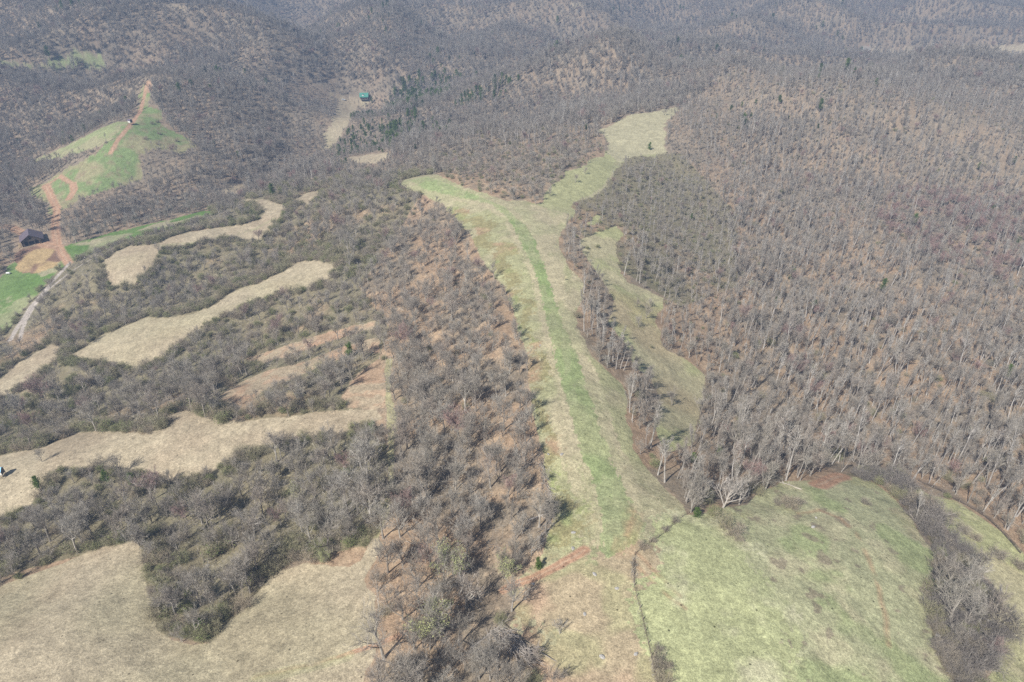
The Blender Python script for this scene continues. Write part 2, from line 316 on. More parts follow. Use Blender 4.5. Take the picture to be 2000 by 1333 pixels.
    col = mix(col, B['pasture2']&op, C(.37,.365,.215)); col = mix(col, (B['pasture2']&op)*sstep(.5, .7, fbm(x/10.0, y/10.0, 80, 4)), C(.44,.40,.25), .7); col = mix(col, (B['pasture2']&op)*sstep(.55, .7, fbm(x/14.0, y/14.0, 81, 4)), C(.28,.325,.15), .7)
    col = mix(col, (B['pasture2']&op)*sstep(.68, .74, fbm(x/4.0, y/4.0, 83, 3)), C(.22,.17,.13), .6)
    col = mix(col, B['branch']&op, C(.36,.355,.19)); col = mix(col, B['branch2']&op, C(.41,.375,.24))
    for b in ('tan_right', 'tan_left', 'tan_left2'): col = mix(col, (B[b]&op)*sstep(.18, .5, fbm(x/6.0, y/16.0, 67, 4)), C(.45,.39,.255), .85 if b == 'tan_right' else .68)
    col = mix(col, (B['tan_right']&op)*sstep(.42, .62, n1), C(.38,.37,.21), .6)
    col = mix(col, B['green'], GREEN, .85); col = mix(col, B['green_dark'], DGREEN, .4)
    col = mix(col, B['green']*sstep(.42, .62, n1), OLIVE, .55); col = mix(col, B['green']*sstep(.5, .65, fbm(x/3.0, y/10.0, 66, 3)), C(.35,.35,.20), .45)
    strip = B['green']&op; cls[strip] = 5
    for l, w, k in DIRTW:
        m0 = (x > l[:, 0].min()-12) & (x < l[:, 0].max()+12) & (y > l[:, 1].min()-12) & (y < l[:, 1].max()+12)
        if not m0.any(): continue
        d = np.full(len(x), 99.0); d[m0] = seg_dist(l, x[m0]+jx[m0]*.3, y[m0]+jy[m0]*.3)
        s = 1-sstep(w*.75, w*1.25, d)
        c = {'dirt': RED, 'faint': C(.40,.25,.15), 'gravel': GRAVEL, 'green': C(.33,.33,.18)}[k]
        rut = 0.75+0.25*np.cos(d/w*math.pi*1.6)
        if k == 'dirt':
            col = mix(col, s, c); col = mix(col, s*sstep(.2, .5, np.abs(d/w-.55)), C(.46,.34,.235), .6); cls[s > .5] = 4
        elif k == 'gravel': col = mix(col, s, c); cls[s > .5] = 6
        else: col = mix(col, s*rut*sstep(.3, .6, n2+.1), c, .6)
    # grain of tufts and litter
    g = (0.86+0.28*n4)[:, None]; g2 = (0.9+0.2*n2)[:, None]
    return col*g*g2, cls, dep

SCRUBW = towp([(-300,700),(-300,480),(60,560),(120,505),(260,455),(420,408),(560,360),(700,335),(850,335),(760,480),(700,560),(760,640),(700,820),(760,880),(740,1060),(560,1100),(440,1260),(300,1240),(260,1060),(-300,1200),(-300,1000)])

# ------------------------------------------------------------------ materials
def newmat(name):
    m = bpy.data.materials.new(name); m.use_nodes = True; nt = m.node_tree
    b = nt.nodes['Principled BSDF']; b.inputs['Roughness'].default_value = .9
    b.inputs['Specular IOR Level'].default_value = .15
    return m, nt, b
def simple(name, c, rough=.8, var=.25, scale=3.0, metal=0.0, rnd=0.0, spec=.2, bands=None):
    m, nt, b = newmat(name); N = nt.nodes; L = nt.links
    b.inputs['Roughness'].default_value = rough; b.inputs['Metallic'].default_value = metal; b.inputs['Specular IOR Level'].default_value = spec
    tc = N.new('ShaderNodeTexCoord'); no = N.new('ShaderNodeTexNoise'); no.inputs['Scale'].default_value = scale; no.inputs['Detail'].default_value = 4
    L.new(tc.outputs['Object'], no.inputs['Vector'])
    mr = N.new('ShaderNodeMapRange'); mr.inputs[1].default_value = .3; mr.inputs[2].default_value = .7
    mr.inputs[3].default_value = 1-var; mr.inputs[4].default_value = 1+var; L.new(no.outputs[0], mr.inputs[0])
    fac = mr.outputs[0]
    if rnd:
        oi = N.new('ShaderNodeObjectInfo'); r2 = N.new('ShaderNodeMapRange'); r2.inputs[3].default_value = 1-rnd; r2.inputs[4].default_value = 1+rnd
        L.new(oi.outputs['Random'], r2.inputs[0]); mm = N.new('ShaderNodeMath'); mm.operation = 'MULTIPLY'
        L.new(fac, mm.inputs[0]); L.new(r2.outputs[0], mm.inputs[1]); fac = mm.outputs[0]
    if bands:
        wv = N.new('ShaderNodeTexWave'); wv.bands_direction = bands[0]; wv.inputs['Scale'].default_value = bands[1]; L.new(tc.outputs['Object'], wv.inputs['Vector'])
        r3 = N.new('ShaderNodeMapRange'); r3.inputs[1].default_value = .0; r3.inputs[2].default_value = .25; r3.inputs[3].default_value = .6; r3.inputs[4].default_value = 1
        L.new(wv.outputs['Fac'], r3.inputs[0]); mm = N.new('ShaderNodeMath'); mm.operation = 'MULTIPLY'
        L.new(fac, mm.inputs[0]); L.new(r3.outputs[0], mm.inputs[1]); fac = mm.outputs[0]
    vm = N.new('ShaderNodeVectorMath'); vm.operation = 'SCALE'; vm.inputs[0].default_value = c; L.new(fac, vm.inputs['Scale'])
    L.new(vm.outputs[0], b.inputs['Base Color'])
    return m
def ground_mat():
    m, nt, b = newmat('ground_cover'); N = nt.nodes; L = nt.links
    b.inputs['Specular IOR Level'].default_value = .05; b.inputs['Roughness'].default_value = 1
    at = N.new('ShaderNodeAttribute'); at.attribute_name = 'cover'
    tc = N.new('ShaderNodeTexCoord')
    n1 = N.new('ShaderNodeTexNoise'); n1.inputs['Scale'].default_value = 1.1; n1.inputs['Detail'].default_value = 5; n1.inputs['Roughness'].default_value = .7
    n2 = N.new('ShaderNodeTexNoise'); n2.inputs['Scale'].default_value = .32; n2.inputs['Detail'].default_value = 3
    for x in (n1, n2): L.new(tc.outputs['Object'], x.inputs['Vector'])
    r1 = N.new('ShaderNodeMapRange'); r1.inputs[1].default_value = .3; r1.inputs[2].default_value = .7; r1.inputs[3].default_value = .68; r1.inputs[4].default_value = 1.3
    r2 = N.new('ShaderNodeMapRange'); r2.inputs[1].default_value = .3; r2.inputs[2].default_value = .7; r2.inputs[3].default_value = .88; r2.inputs[4].default_value = 1.12
    L.new(n1.outputs[0], r1.inputs[0]); L.new(n2.outputs[0], r2.inputs[0])
    mm = N.new('ShaderNodeMath'); mm.operation = 'MULTIPLY'; L.new(r1.outputs[0], mm.inputs[0]); L.new(r2.outputs[0], mm.inputs[1])
    vm = N.new('ShaderNodeVectorMath'); vm.operation = 'SCALE'; L.new(at.outputs['Color'], vm.inputs[0]); L.new(mm.outputs[0], vm.inputs['Scale'])
    L.new(vm.outputs[0], b.inputs['Base Color'])
    n3 = N.new('ShaderNodeTexNoise'); n3.inputs['Scale'].default_value = 3.6; n3.inputs['Detail'].default_value = 3; L.new(tc.outputs['Object'], n3.inputs['Vector'])
    r3 = N.new('ShaderNodeMapRange'); r3.inputs[1].default_value = .32; r3.inputs[2].default_value = .68; r3.inputs[3].default_value = .72; r3.inputs[4].default_value = 1.26; L.new(n3.outputs[0], r3.inputs[0])
    vo = N.new('ShaderNodeTexVoronoi'); vo.inputs['Scale'].default_value = .30; L.new(tc.outputs['Object'], vo.inputs['Vector'])
    r4 = N.new('ShaderNodeMapRange'); r4.inputs[1].default_value = .05; r4.inputs[2].default_value = .085; r4.inputs[3].default_value = .30; r4.inputs[4].default_value = 1.0; L.new(vo.outputs['Distance'], r4.inputs[0])
    m3 = N.new('ShaderNodeMath'); m3.operation = 'MULTIPLY'; L.new(r3.outputs[0], m3.inputs[0]); L.new(r4.outputs[0], m3.inputs[1])
    m4 = N.new('ShaderNodeMath'); m4.operation = 'MULTIPLY'; L.new(mm.outputs[0], m4.inputs[0]); L.new(m3.outputs[0], m4.inputs[1]); L.new(m4.outputs[0], vm.inputs['Scale'])
    bp = N.new('ShaderNodeBump'); bp.inputs['Strength'].default_value = .6; bp.inputs['Distance'].default_value = .4
    L.new(n1.outputs[0], bp.inputs['Height']); L.new(bp.outputs[0], b.inputs['Normal'])
    return m
def tree_mat(name, cols, rough=.9, zfade=None):
    """bark / twig colour: one of a few natural tones per tree"""
    m, nt, b = newmat(name); N = nt.nodes; L = nt.links
    b.inputs['Roughness'].default_value = rough; b.inputs['Specular IOR Level'].default_value = .1
    oi = N.new('ShaderNodeObjectInfo'); cr = N.new('ShaderNodeValToRGB')
    e = cr.color_ramp.elements
    while len(e) < len(cols): e.new(.5)
    for i, c in enumerate(cols):
        e[i].position = i/(len(cols)-1); e[i].color = (*c, 1)
    L.new(oi.outputs['Random'], cr.inputs[0])
    tc = N.new('ShaderNodeTexCoord'); no = N.new('ShaderNodeTexNoise'); no.inputs['Scale'].default_value = .9; no.inputs['Detail'].default_value = 3
    L.new(tc.outputs['Object'], no.inputs['Vector'])
    mr = N.new('ShaderNodeMapRange'); mr.inputs[1].default_value = .3; mr.inputs[2].default_value = .7; mr.inputs[3].default_value = .75; mr.inputs[4].default_value = 1.25; L.new(no.outputs[0], mr.inputs[0])
    vm = N.new('ShaderNodeVectorMath'); vm.operation = 'SCALE'; L.new(cr.outputs[0], vm.inputs[0]); L.new(mr.outputs[0], vm.inputs['Scale'])
    L.new(vm.outputs[0], b.inputs['Base Color'])
    return m
M = {}
M['ground'] = ground_mat()
M['bark'] = tree_mat('bark', [(.33,.30,.26),(.24,.21,.18),(.42,.39,.34),(.29,.26,.22)])
M['bark_pale'] = tree_mat('bark_pale', [(.46,.43,.39),(.30,.27,.24),(.54,.51,.47),(.38,.35,.31),(.22,.20,.17)])
M['twig'] = tree_mat('twig', [(.35,.315,.265),(.28,.25,.205),(.41,.38,.33),(.32,.29,.235),(.35,.295,.245),(.29,.265,.225)])
M['twig_red'] = tree_mat('twig_red', [(.36,.235,.21),(.32,.23,.205)])
M['twig_olive'] = tree_mat('twig_olive', [(.33,.295,.19),(.27,.26,.145),(.36,.315,.225),(.25,.255,.13),(.30,.26,.18)])
M['twig_dark'] = tree_mat('twig_dark', [(.24,.215,.19),(.20,.18,.16),(.27,.24,.21)])
M['twig_brown'] = tree_mat('twig_brown', [(.34,.295,.235),(.28,.245,.19),(.36,.30,.22)])
M['bud'] = tree_mat('bud', [(.42,.43,.20),(.36,.40,.17)])
M['needle'] = tree_mat('needle', [(.095,.14,.035),(.13,.19,.045),(.07,.11,.03)])
M['leafgreen'] = tree_mat('leafgreen', [(.22,.26,.10),(.18,.22,.08)])
M['dead'] = tree_mat('dead_wood', [(.45,.41,.36),(.36,.32,.28)])

# ------------------------------------------------------------------ tags
def tag(o, label=None, cat=None, group=None, kind=None):
    if label: o['label'] = label
    if cat: o['category'] = cat
    if group: o['group'] = group
    if kind: o['kind'] = kind
    return o
def mesh_obj(name, V, F, mat, parent=None, mats=None):
    me = bpy.data.meshes.new(name); me.from_pydata([tuple(v) for v in V], [], [tuple(f) for f in F]); me.update()
    me.materials.append(mat)
    o = bpy.data.objects.new(name, me); COL.objects.link(o)
    if parent: o.parent = parent
    return o
def empty(name, loc, rz=0.0):
    o = bpy.data.objects.new(name, None); COL.objects.link(o); o.location = loc; o.rotation_euler = (0, 0, rz)
    o.empty_display_size = .5
    return o

# ------------------------------------------------------------------ the land as one fan of fine quads split by what covers it
def build_ground():
    vs = np.arange(1560, -80, -1.75)
    b = (vs-666.5)/FPX; dz = -SP-b*CP; dy = CP-b*SP
    zz = np.interp(vs, [-80, 200, 700, 1000, 1560], [-45, -45, -30, -12, -5])
    ys = (H-zz)/np.maximum(-dz, .05)*dy
    ys = ys[(np.r_[True, np.diff(ys) > 0])]
    ys = ys[ys < 2000]
    ys = np.r_[np.arange(-140, ys[0]-1, 7.0), ys, np.geomspace(ys[-1]+6, 3300, 60)]
    s = np.linspace(-1, 1, 1150); s = s*(0.8+0.2*np.abs(s)**3)*1.0
    hw = np.maximum(110, 0.62*np.abs(ys)+75)*1.25 + np.maximum(0, ys-300)*0.12
    X = s[None, :]*hw[:, None]; Y = np.repeat(ys[:, None], len(s), 1)
    nr, nc = X.shape; x = X.ravel(); y = Y.ravel(); z = hfun(x, y)
    col, cls, dep = cover(x, y)
    i = np.arange(nr-1)[:, None]*nc + np.arange(nc-1)[None]
    quads = np.stack([i, i+1, i+nc+1, i+nc], -1).reshape(-1, 4)
    fc = cls[quads[:, 0]]
    names = {0: 'forest_floor', 2: 'hay_field', 3: 'meadow_ground', 4: 'dirt_track', 5: 'mown_grass_strip', 6: 'gravel_road'}
    for c, nm in names.items():
        qf = quads[fc == c]
        if not len(qf): continue
        used, inv = np.unique(qf.ravel(), return_inverse=True)
        me = bpy.data.meshes.new(nm); nv = len(used); nf = len(qf)
        me.vertices.add(nv); co = np.stack([x[used], y[used], z[used]], 1).astype(np.float32); me.vertices.foreach_set('co', co.ravel())
        me.loops.add(nf*4); me.loops.foreach_set('vertex_index', inv.astype(np.int32))
        me.polygons.add(nf); me.polygons.foreach_set('loop_start', np.arange(0, nf*4, 4, dtype=np.int32))
        me.update(calc_edges=True)
        at = me.attributes.new('cover', 'FLOAT_COLOR', 'POINT')
        at.data.foreach_set('color', np.c_[col[used], np.ones(nv)].astype(np.float32).ravel())
        me.materials.append(M['ground'])
        o = bpy.data.objects.new(nm, me); COL.objects.link(o); tag(o, kind='structure')
build_ground()

# ------------------------------------------------------------------ tree growing
class Buf:
    def __init__(s): s.V = []; s.F = []
    def tube(s, pts, rad, n=4):
        base = len(s.V); m = len(pts)
        for i, (p, r) in enumerate(zip(pts, rad)):
            d = (pts[min(i+1, m-1)]-pts[max(i-1, 0)]).normalized()
            a = d.orthogonal().normalized(); b_ = d.cross(a)
            for k in range(n):
                t = 2*math.pi*k/n; s.V.append(p+(a*math.cos(t)+b_*math.sin(t))*r)
        for i in range(m-1):
            for k in range(n):
                k2 = (k+1) % n; s.F.append((base+i*n+k, base+i*n+k2, base+(i+1)*n+k2, base+(i+1)*n+k))
        s.V.append(pts[-1]+(pts[-1]-pts[-2]).normalized()*rad[-1]); t_ = len(s.V)-1
        for k in range(n): s.F.append((base+(m-1)*n+k, base+(m-1)*n+(k+1) % n, t_))
    def spike(s, p, q, w, R):
        d = q-p; a = d.cross(Vector((R.gauss(0, 1), R.gauss(0, 1), R.gauss(0, 1))))
        if a.length < 1e-6: return
        a.normalize(); i = len(s.V); s.V += [p-a*w*.5, p+a*w*.5, q+a*w*.18, q-a*w*.18]; s.F.append((i, i+1, i+2, i+3))
    def leaf(s, p, w, R):
        a = Vector((R.gauss(0, 1), R.gauss(0, 1), R.gauss(0, 1))).normalized(); b_ = a.orthogonal().normalized()*w; c = a.cross(b_)*.8
        i = len(s.V); s.V += [p-b_, p+c, p+b_, p-c]; s.F.append((i, i+1, i+2, i+3))
def rvec(R): return Vector((R.gauss(0, 1), R.gauss(0, 1), R.gauss(0, 1)))
def path(p, d, L, n, R, wob, up):
    pts = [p.copy()]; d = d.normalized()
    for i in range(n):
        d = (d+rvec(R)*wob+Vector((0, 0, up))).normalized(); p = p+d*(L/n); pts.append(p.copy())
    return pts
def at(pts, t):
    f = t*(len(pts)-1); i = min(int(f), len(pts)-2); return pts[i].lerp(pts[i+1], f-i), (pts[i+1]-pts[i]).normalized()
def side(d, ang, R):
    o = d.orthogonal().normalized(); o.rotate(Matrix.Rotation(R.uniform(0, 2*math.pi), 3, d)); return (d*math.cos(ang)+o*math.sin(ang)).normalized()
def bare_tree(seed, height, spread, fork, nl, tr, slim, tw=.026, twigs=1.0, lean=.05):
    """trunk + limbs in one mesh, branches + twigs in the other"""
    R = random.Random(seed); T = Buf(); K = Buf(); D = Buf()
    d0 = Vector((R.gauss(0, lean), R.gauss(0, lean), 1))
    tp = path(Vector((0, 0, -.4)), d0, height*(.93 if slim else .68), 7, R, .05 if slim else .09, .03)
    T.tube(tp, [tr*(1.25 if i == 0 else 1-.80*i/7) for i in range(8)], 6)
    for i in range(nl):
        t = fork+(.97-fork)*(i+R.random()*.7)/nl
        p, d = at(tp, t); ang = R.uniform(.45, 1.0) if not slim else R.uniform(.22, .58)
        L = spread*(1.15-.55*t if not slim else 1.2-.75*(t-fork)/(1-fork))*R.uniform(.75, 1.2)
        lp = path(p, side(d, ang, R), L, 5, R, .13, .17)
        r0 = tr*(1-.8*t)*.62
        T.tube(lp, [max(.03, r0*(1-.75*k/5)) for k in range(6)], 4)
        nb = 7
        for j in range(nb):
            p2, d2 = at(lp, .22+.78*(j+R.random())/nb*.98)
            L2 = L*R.uniform(.30, .55)
            bp = path(p2, side(d2, R.uniform(.35, .95), R), L2, 3, R, .16, .12)
            T.tube(bp, [max(.03, r0*.38*(1-.6*k/3)) for k in range(4)], 3)
            for k in range(int(9*twigs)):
                p3, d3 = at(bp, R.uniform(.15, 1.0)); L3 = L2*R.uniform(.3, .62)
                dd = side(d3, R.uniform(.3, 1.0), R)+Vector((0, 0, .15)); q3 = p3+dd*L3
                K.spike(p3, q3, tw*1.25, R)
                for _ in range(int(5*twigs)):
                    t4 = R.uniform(.2, 1.0); p4 = p3.lerp(q3, t4); q4 = p4+(side(dd.normalized(), R.uniform(.3, 1.1), R)+Vector((0, 0, .1)))*L3*R.uniform(.35, .7)
                    K.spike(p4, q4, tw, R); D.V.append(q4)
    # leader twigs
    for k in range(int(40*twigs)):
        p3, d3 = at(tp, R.uniform(.75, 1.0)); q3 = p3+side(d3, R.uniform(.2, .9), R)*spread*.4*R.uniform(.4, 1); K.spike(p3, q3, tw*1.2, R)
        for _ in range(4):
            p4 = p3.lerp(q3, R.uniform(.3, 1)); K.spike(p4, p4+side((q3-p3).normalized(), .6, R)*spread*.2, tw, R)
    return T, K, D.V
def add_leaves(K, tips, w, frac, seed):
    R = random.Random(seed); L = Buf()
    for p in tips:
        if R.random() < frac: L.leaf(p+rvec(R)*.15, w*R.uniform(.6, 1.3), R)
    return L
def pine(seed, height, cedar=False):
    R = random.Random(seed); T = Buf(); K = Buf()
    tp = path(Vector((0, 0, -.4)), Vector((R.gauss(0, .03), R.gauss(0, .03), 1)), height, 6, R, .03, .02)
    T.tube(tp, [.22*(1-.9*i/6)+.02 for i in range(7)], 6)
    n = 34 if cedar else 40
    for i in range(n):
        t = (.10 if cedar else .34)+(.88 if cedar else .64)*i/n; p, d = at(tp, t)
        L = (height*.30*(1-t)**.75+.5 if cedar else height*.34*(math.sin((t-.25)*3.6)*.55+.5)*(1.12-t)+.5)*R.uniform(.55, 1.25)
        bd = side(d, R.uniform(1.0, 1.4), R); bp = path(p, bd, L, 3, R, .12, .10)
        T.tube(bp, [.05, .04, .03, .015], 3)
        for k in range(46 if cedar else 52):
            q, dd = at(bp, R.uniform(.15, 1)); q = q+rvec(R)*(.16+.12*L)*Vector((1, 1, .6)).length*.5
            K.leaf(q, R.uniform(.10, .20), R)
            K.spike(q, q+(rvec(R)+Vector((0, 0, .6)))*.22, .09, R)
    return T, K
def shrub(seed, h, w, tw=.03, dens=1.0):
    R = random.Random(seed); T = Buf(); K = Buf(); tips = []
    for i in range(int(16*dens)):
        a = R.uniform(0, 6.283); b0 = Vector((math.cos(a)*w*.18*R.random(), math.sin(a)*w*.18*R.random(), -.1))
        sp = path(b0, Vector((math.cos(a)*R.uniform(.1, .9), math.sin(a)*R.uniform(.1, .9), 1)), h*R.uniform(.6, 1.0), 4, R, .16, .05)
        T.tube(sp, [.05, .04, .03, .025, .015], 3)
        for j in range(22):
            p, d = at(sp, R.uniform(.15, 1)); q = p+side(d, R.uniform(.4, 1.2), R)*w*R.uniform(.12, .32); K.spike(p, q, tw, R)
            for _ in range(4):
                p4 = p.lerp(q, R.uniform(.2, 1)); q4 = p4+side((q-p).normalized(), R.uniform(.3, 1.2), R)*w*R.uniform(.06, .2); K.spike(p4, q4, tw*.85, R); tips.append(q4)
    return T, K, tips

def make_thing(name, parts):
    """parts: (name, Buf, material); hidden nowhere: each proto is itself the first tree of its kind"""
    root = empty(name, (0, 0, 0)); ch = []
    for nm, B, mt in parts:
        o = mesh_obj(nm, B.V, B.F, mt, root); ch.append(o)
    return root, ch
KIND = {}    # key -> dict(name, parts, radius, height)
def reg(key, name, parts, height): KIND[key] = dict(name=name, parts=parts, h=height, used=False)
for i, (sd, hgt, spr, fk, nl, tr) in enumerate([(11,12.5,5.6,.30,10,.27),(12,11.0,5.2,.26,9,.23),(13,13.5,5.8,.34,11,.29),(14,10.0,4.8,.22,9,.21)]):
    T, K, tips = bare_tree(sd, hgt, spr, fk, nl, tr, False, twigs=.8)
    reg('oak%d' % i, 'bare_tree', [('trunk', T, M['bark']), ('crown', K, M['twig'])], hgt)
for i, (sd, hgt, spr, fk, nl, tr) in enumerate([(21,17.5,3.2,.44,10,.25),(22,16.0,2.6,.50,9,.20),(23,19.0,3.6,.46,11,.28),(24,15.5,2.7,.52,9,.19)]):
    T, K, tips = bare_tree(sd, hgt, spr, fk, nl, tr, True, tw=.027, twigs=.72)
    reg('slim%d' % i, 'bare_tree', [('trunk', T, M['bark_pale']), ('crown', K, M['twig'])], hgt)
T, K, tips = bare_tree(31, 11.5, 5.2, .3, 10, .2, False); reg('redbud', 'bare_tree', [('trunk', T, M['bark']), ('crown', K, M['twig_red'])], 11)
T, K, tips = bare_tree(32, 12.0, 5.2, .3, 10, .2, False); L = add_leaves(K, tips, .095, .95, 5); reg('budding', 'budding_tree', [('trunk', T, M['bark']), ('crown', K, M['twig']), ('foliage', L, M['bud'])], 12)
for i, (sd, hh) in enumerate([(41, 13), (42, 11)]):
    T, K = pine(sd, hh); reg('pine%d' % i, 'pine_tree', [('trunk', T, M['bark']), ('crown', K, M['needle'])], hh)
T, K = pine(43, 7.5, True); reg('cedar', 'cedar_tree', [('trunk', T, M['bark']), ('crown', K, M['needle'])], 7.5)
for i, (sd, hh, ww, fr, mt) in enumerate([(51,3.2,4.6,.0,'twig_brown'),(52,2.4,4.4,.18,'twig_olive'),(53,3.6,4.6,.08,'twig_olive')]):
    T, K, tips = shrub(sd, hh, ww)
    parts = [('stems', T, M['bark']), ('twigs', K, M[mt])]
    if fr: parts.append(('foliage', add_leaves(K, tips, .10, fr, sd), M['twig_olive' if i == 2 else 'leafgreen']))
    reg('shrub%d' % i, 'shrub', parts, hh)
def clump(seed):
    R = random.Random(seed); K = Buf()
    for k in range(9):
        p = Vector((R.gauss(0, 1.7), R.gauss(0, 1.7), -.1)); h_ = R.uniform(1.5, 4.2); pts = path(p, Vector((R.gauss(0, .15), R.gauss(0, .15), 1)), h_, 3, R, .08, 0); K.tube(pts, [.045, .035, .025, .012], 3)
        for j in range(12):
            q, d = at(pts, R.uniform(.3, 1)); K.spike(q, q+side(d, R.uniform(.4, 1), R)*h_*.22, .022, R)
    for k in range(8):
        a = R.uniform(0, 6.28); p = Vector((R.gauss(0, 1.9), R.gauss(0, 1.9), R.uniform(.05, .25))); L = R.uniform(1, 3.6)
        K.tube(path(p, Vector((math.cos(a), math.sin(a), R.uniform(-.03, .12))), L, 2, R, .1, 0), [.07, .05, .03], 3)
    return K
T, K, tips = shrub(54, 3.4, 4.6, .032); reg('shrubg', 'shrub', [('stems', T, M['bark']), ('twigs', K, M['twig_dark'])], 3.4)
reg('under', 'sapling_clump', [('stems', clump(71), M['bark'])], 3)
T, K, tips = bare_tree(61, 10.5, 6.5, .16, 10, .34, False, tw=.05, twigs=.55, lean=.1); reg('bleached', 'dead_tree', [('trunk', T, M['dead']), ('branches', K, M['dead'])], 10)
T, K, tips = bare_tree(62, 6.0, 3.4, .2, 7, .14, False, tw=.03, twigs=.6, lean=.1); reg('small', 'bare_tree', [('trunk', T, M['bark']), ('crown', K, M['twig'])], 6)

def place(key, x, y, rot, scl, label, cat, group, tilt=None, z=None):
    k = KIND[key]
    root = empty(k['name'], (x, y, float(hfun(x, y)) if z is None else z), rot)
    root.scale = (scl, scl, scl)
    if tilt: root.rotation_euler = (tilt[0], tilt[1], rot)
    if 'objs' not in k:
        k['objs'] = [mesh_obj(nm, B.V, B.F, mt, root) for nm, B, mt in k['parts']]
    else:
        for o in k['objs']:
            c = o.copy(); COL.objects.link(c); c.parent = root
    tag(root, label, cat, group)
    return root

# ------------------------------------------------------------------ where the plants stand
def scatter(cell, x0, x1, y0, y1, jit=.85, seed=1):
    r = np.random.default_rng(seed)
    xs = np.arange(x0, x1, cell); ys = np.arange(y0, y1, cell); X, Y = np.meshgrid(xs, ys)
    X = X+(r.random(X.shape)-.5)*cell*2*jit*.9; Y = Y+(r.random(Y.shape)-.5)*cell*2*jit*.9
    return X.ravel(), Y.ravel(), r
def inframe(x, y, pad=90):
    u, v, d = proj(x, y, hfun(x, y)); return (u > -pad-150) & (u < 2000+pad+150) & (v > -120) & (v < 1333+230) & (d > 20), u, v, d
# 2 m raster of open land to know how near the edge is
RX0, RY0, RC = -560.0, 30.0, 2.5
rxs = np.arange(RX0, 620, RC); rys = np.arange(RY0, 760, RC); RXX, RYY = np.meshgrid(rxs, rys)
OP = np.zeros(RXX.size, bool)
for k, p in OPENW.items():
    if not k.startswith('spur') and k != 'ride': OP |= inside(p, RXX.ravel(), RYY.ravel())
OP = OP.reshape(RXX.shape).astype(float)
def blur(a, k):
    c = np.cumsum(np.pad(a, ((k+1, k), (0, 0)), 'edge'), 0); a = (c[2*k+1:]-c[:-2*k-1])/(2*k+1)
    c = np.cumsum(np.pad(a, ((0, 0), (k+1, k)), 'edge'), 1); return (c[:, 2*k+1:]-c[:, :-2*k-1])/(2*k+1)
OPB = blur(OP, 2)
def nearopen(x, y):
    ix = np.clip(((x-RX0)/RC).astype(int), 0, OP.shape[1]-1); iy = np.clip(((y-RY0)/RC).astype(int), 0, OP.shape[0]-1)
    return np.where((y < rys[-1]) & (np.abs(x) < 550), OPB[iy, ix], 0)
ZONES = {
 'middle': towp([(700,380),(830,365),(870,400),(925,480),(1000,600),(1035,700),(1040,790),(1060,890),(1080,1000),(1050,1100),(990,1150),(1000,1220),(1050,1260),(1035,1480),(705,1480),(740,1240),(715,1130),(745,1060),(770,900),(765,700),(700,560)]),
 'scrub': SCRUBW,
 'tall': towp([(1100,420),(1180,300),(1330,210),(1440,130),(2150,200),(2150,1180),(2000,1082),(1900,1000),(1760,925),(1640,925),(1480,960),(1340,990),(1240,880),(1150,690),(1095,480)]),
 'shrubby': towp([(1110,410),(1150,340),(1200,300),(1330,300),(1440,420),(1440,560),(1330,600),(1200,520),(1150,480)]),
 'belt': towp([(1460,985),(1640,925),(1752,927),(1800,985),(1860,1060),(1920,1135),(1962,1220),(1915,1333),(1895,1480),(1860,1480),(1815,1230),(1810,1150),(1830,1080),(1790,1010),(1722,948),(1640,935)]),
 'vedge': towp([(0,720),(0,640),(60,560),(130,505),(260,462),(420,414),(470,405),(440,430),(330,455),(250,478),(215,500),(195,560),(120,610),(60,700)]),
 'knob': towp([(850,335),(900,250),(1180,245),(1195,300),(1100,405),(1060,400),(900,368)]),
 'creekside': towp([(600,335),(745,335),(760,160),(560,165),(545,335)]),
 'pines': towp([(640,300),(700,180),(860,150),(930,160),(1000,160),(1000,190),(900,215),(820,240),(780,290),(660,330)]),
}
SPECIAL_EXCL = towp([(955,1232),(1040,1240),(1045,1300),(960,1290)])
X, Y, r = scatter(3.9, -520, 100, 45, 520, seed=3)
Xr, Yr, rr0 = scatter(3.45, 60, 640, 45, 520, seed=13); mr_ = Xr > 60+Yr*0; Xr, Yr = Xr[mr_], Yr[mr_]; ml_ = X <= 60; X, Y = np.r_[X[ml_], Xr], np.r_[Y[ml_], Yr]
Xb, Yb, rb = scatter(2.3, -330, 330, 60, 420, seed=9)
X2, Y2, r2 = scatter(3.7, -900, 900, 520, 1080, seed=4)
X3, Y3, r3 = scatter(4.7, -1500, 1500, 1080, 2050, seed=5)
X = np.r_[X, X2, X3]; Y = np.r_[Y, Y2, Y3]
ok, U, V_, Dp = inframe(X, Y)
ok &= ~is_open(X, Y)
X, Y, U, V_, Dp = X[ok], Y[ok], U[ok], V_[ok], Dp[ok]
# keep tracks and the houses clear
clr = np.ones(len(X), bool)
for l, w, k in DIRTW:
    if k in ('dirt', 'gravel'):
        m = (X > l[:, 0].min()-15) & (X < l[:, 0].max()+15) & (Y > l[:, 1].min()-15) & (Y < l[:, 1].max()+15)
        if m.any():
            d = seg_dist(l, X[m], Y[m]); clr[np.where(m)[0][d < w+1.2]] = False
for (u, v, rr_) in [(55,475,14),(700,196,10),(4,930,5),(1690,98,12),(255,240,8),(650,222,6),(18,534,6)]:
    hx, hy, _ = hit(u, v); clr &= np.hypot(X-hx, Y-hy) > rr_
X, Y, U, V_, Dp = X[clr], Y[clr], U[clr], V_[clr], Dp[clr]
N = len(X)
Zm = {k: inside(p, X, Y) for k, p in ZONES.items()}
rn = rng.random(N); rn2 = rng.random(N); nz = fbm(X/45.0, Y/45.0, 91, 3); nz2 = fbm(X/17.0, Y/17.0, 92, 2)
ne = nearopen(X, Y)
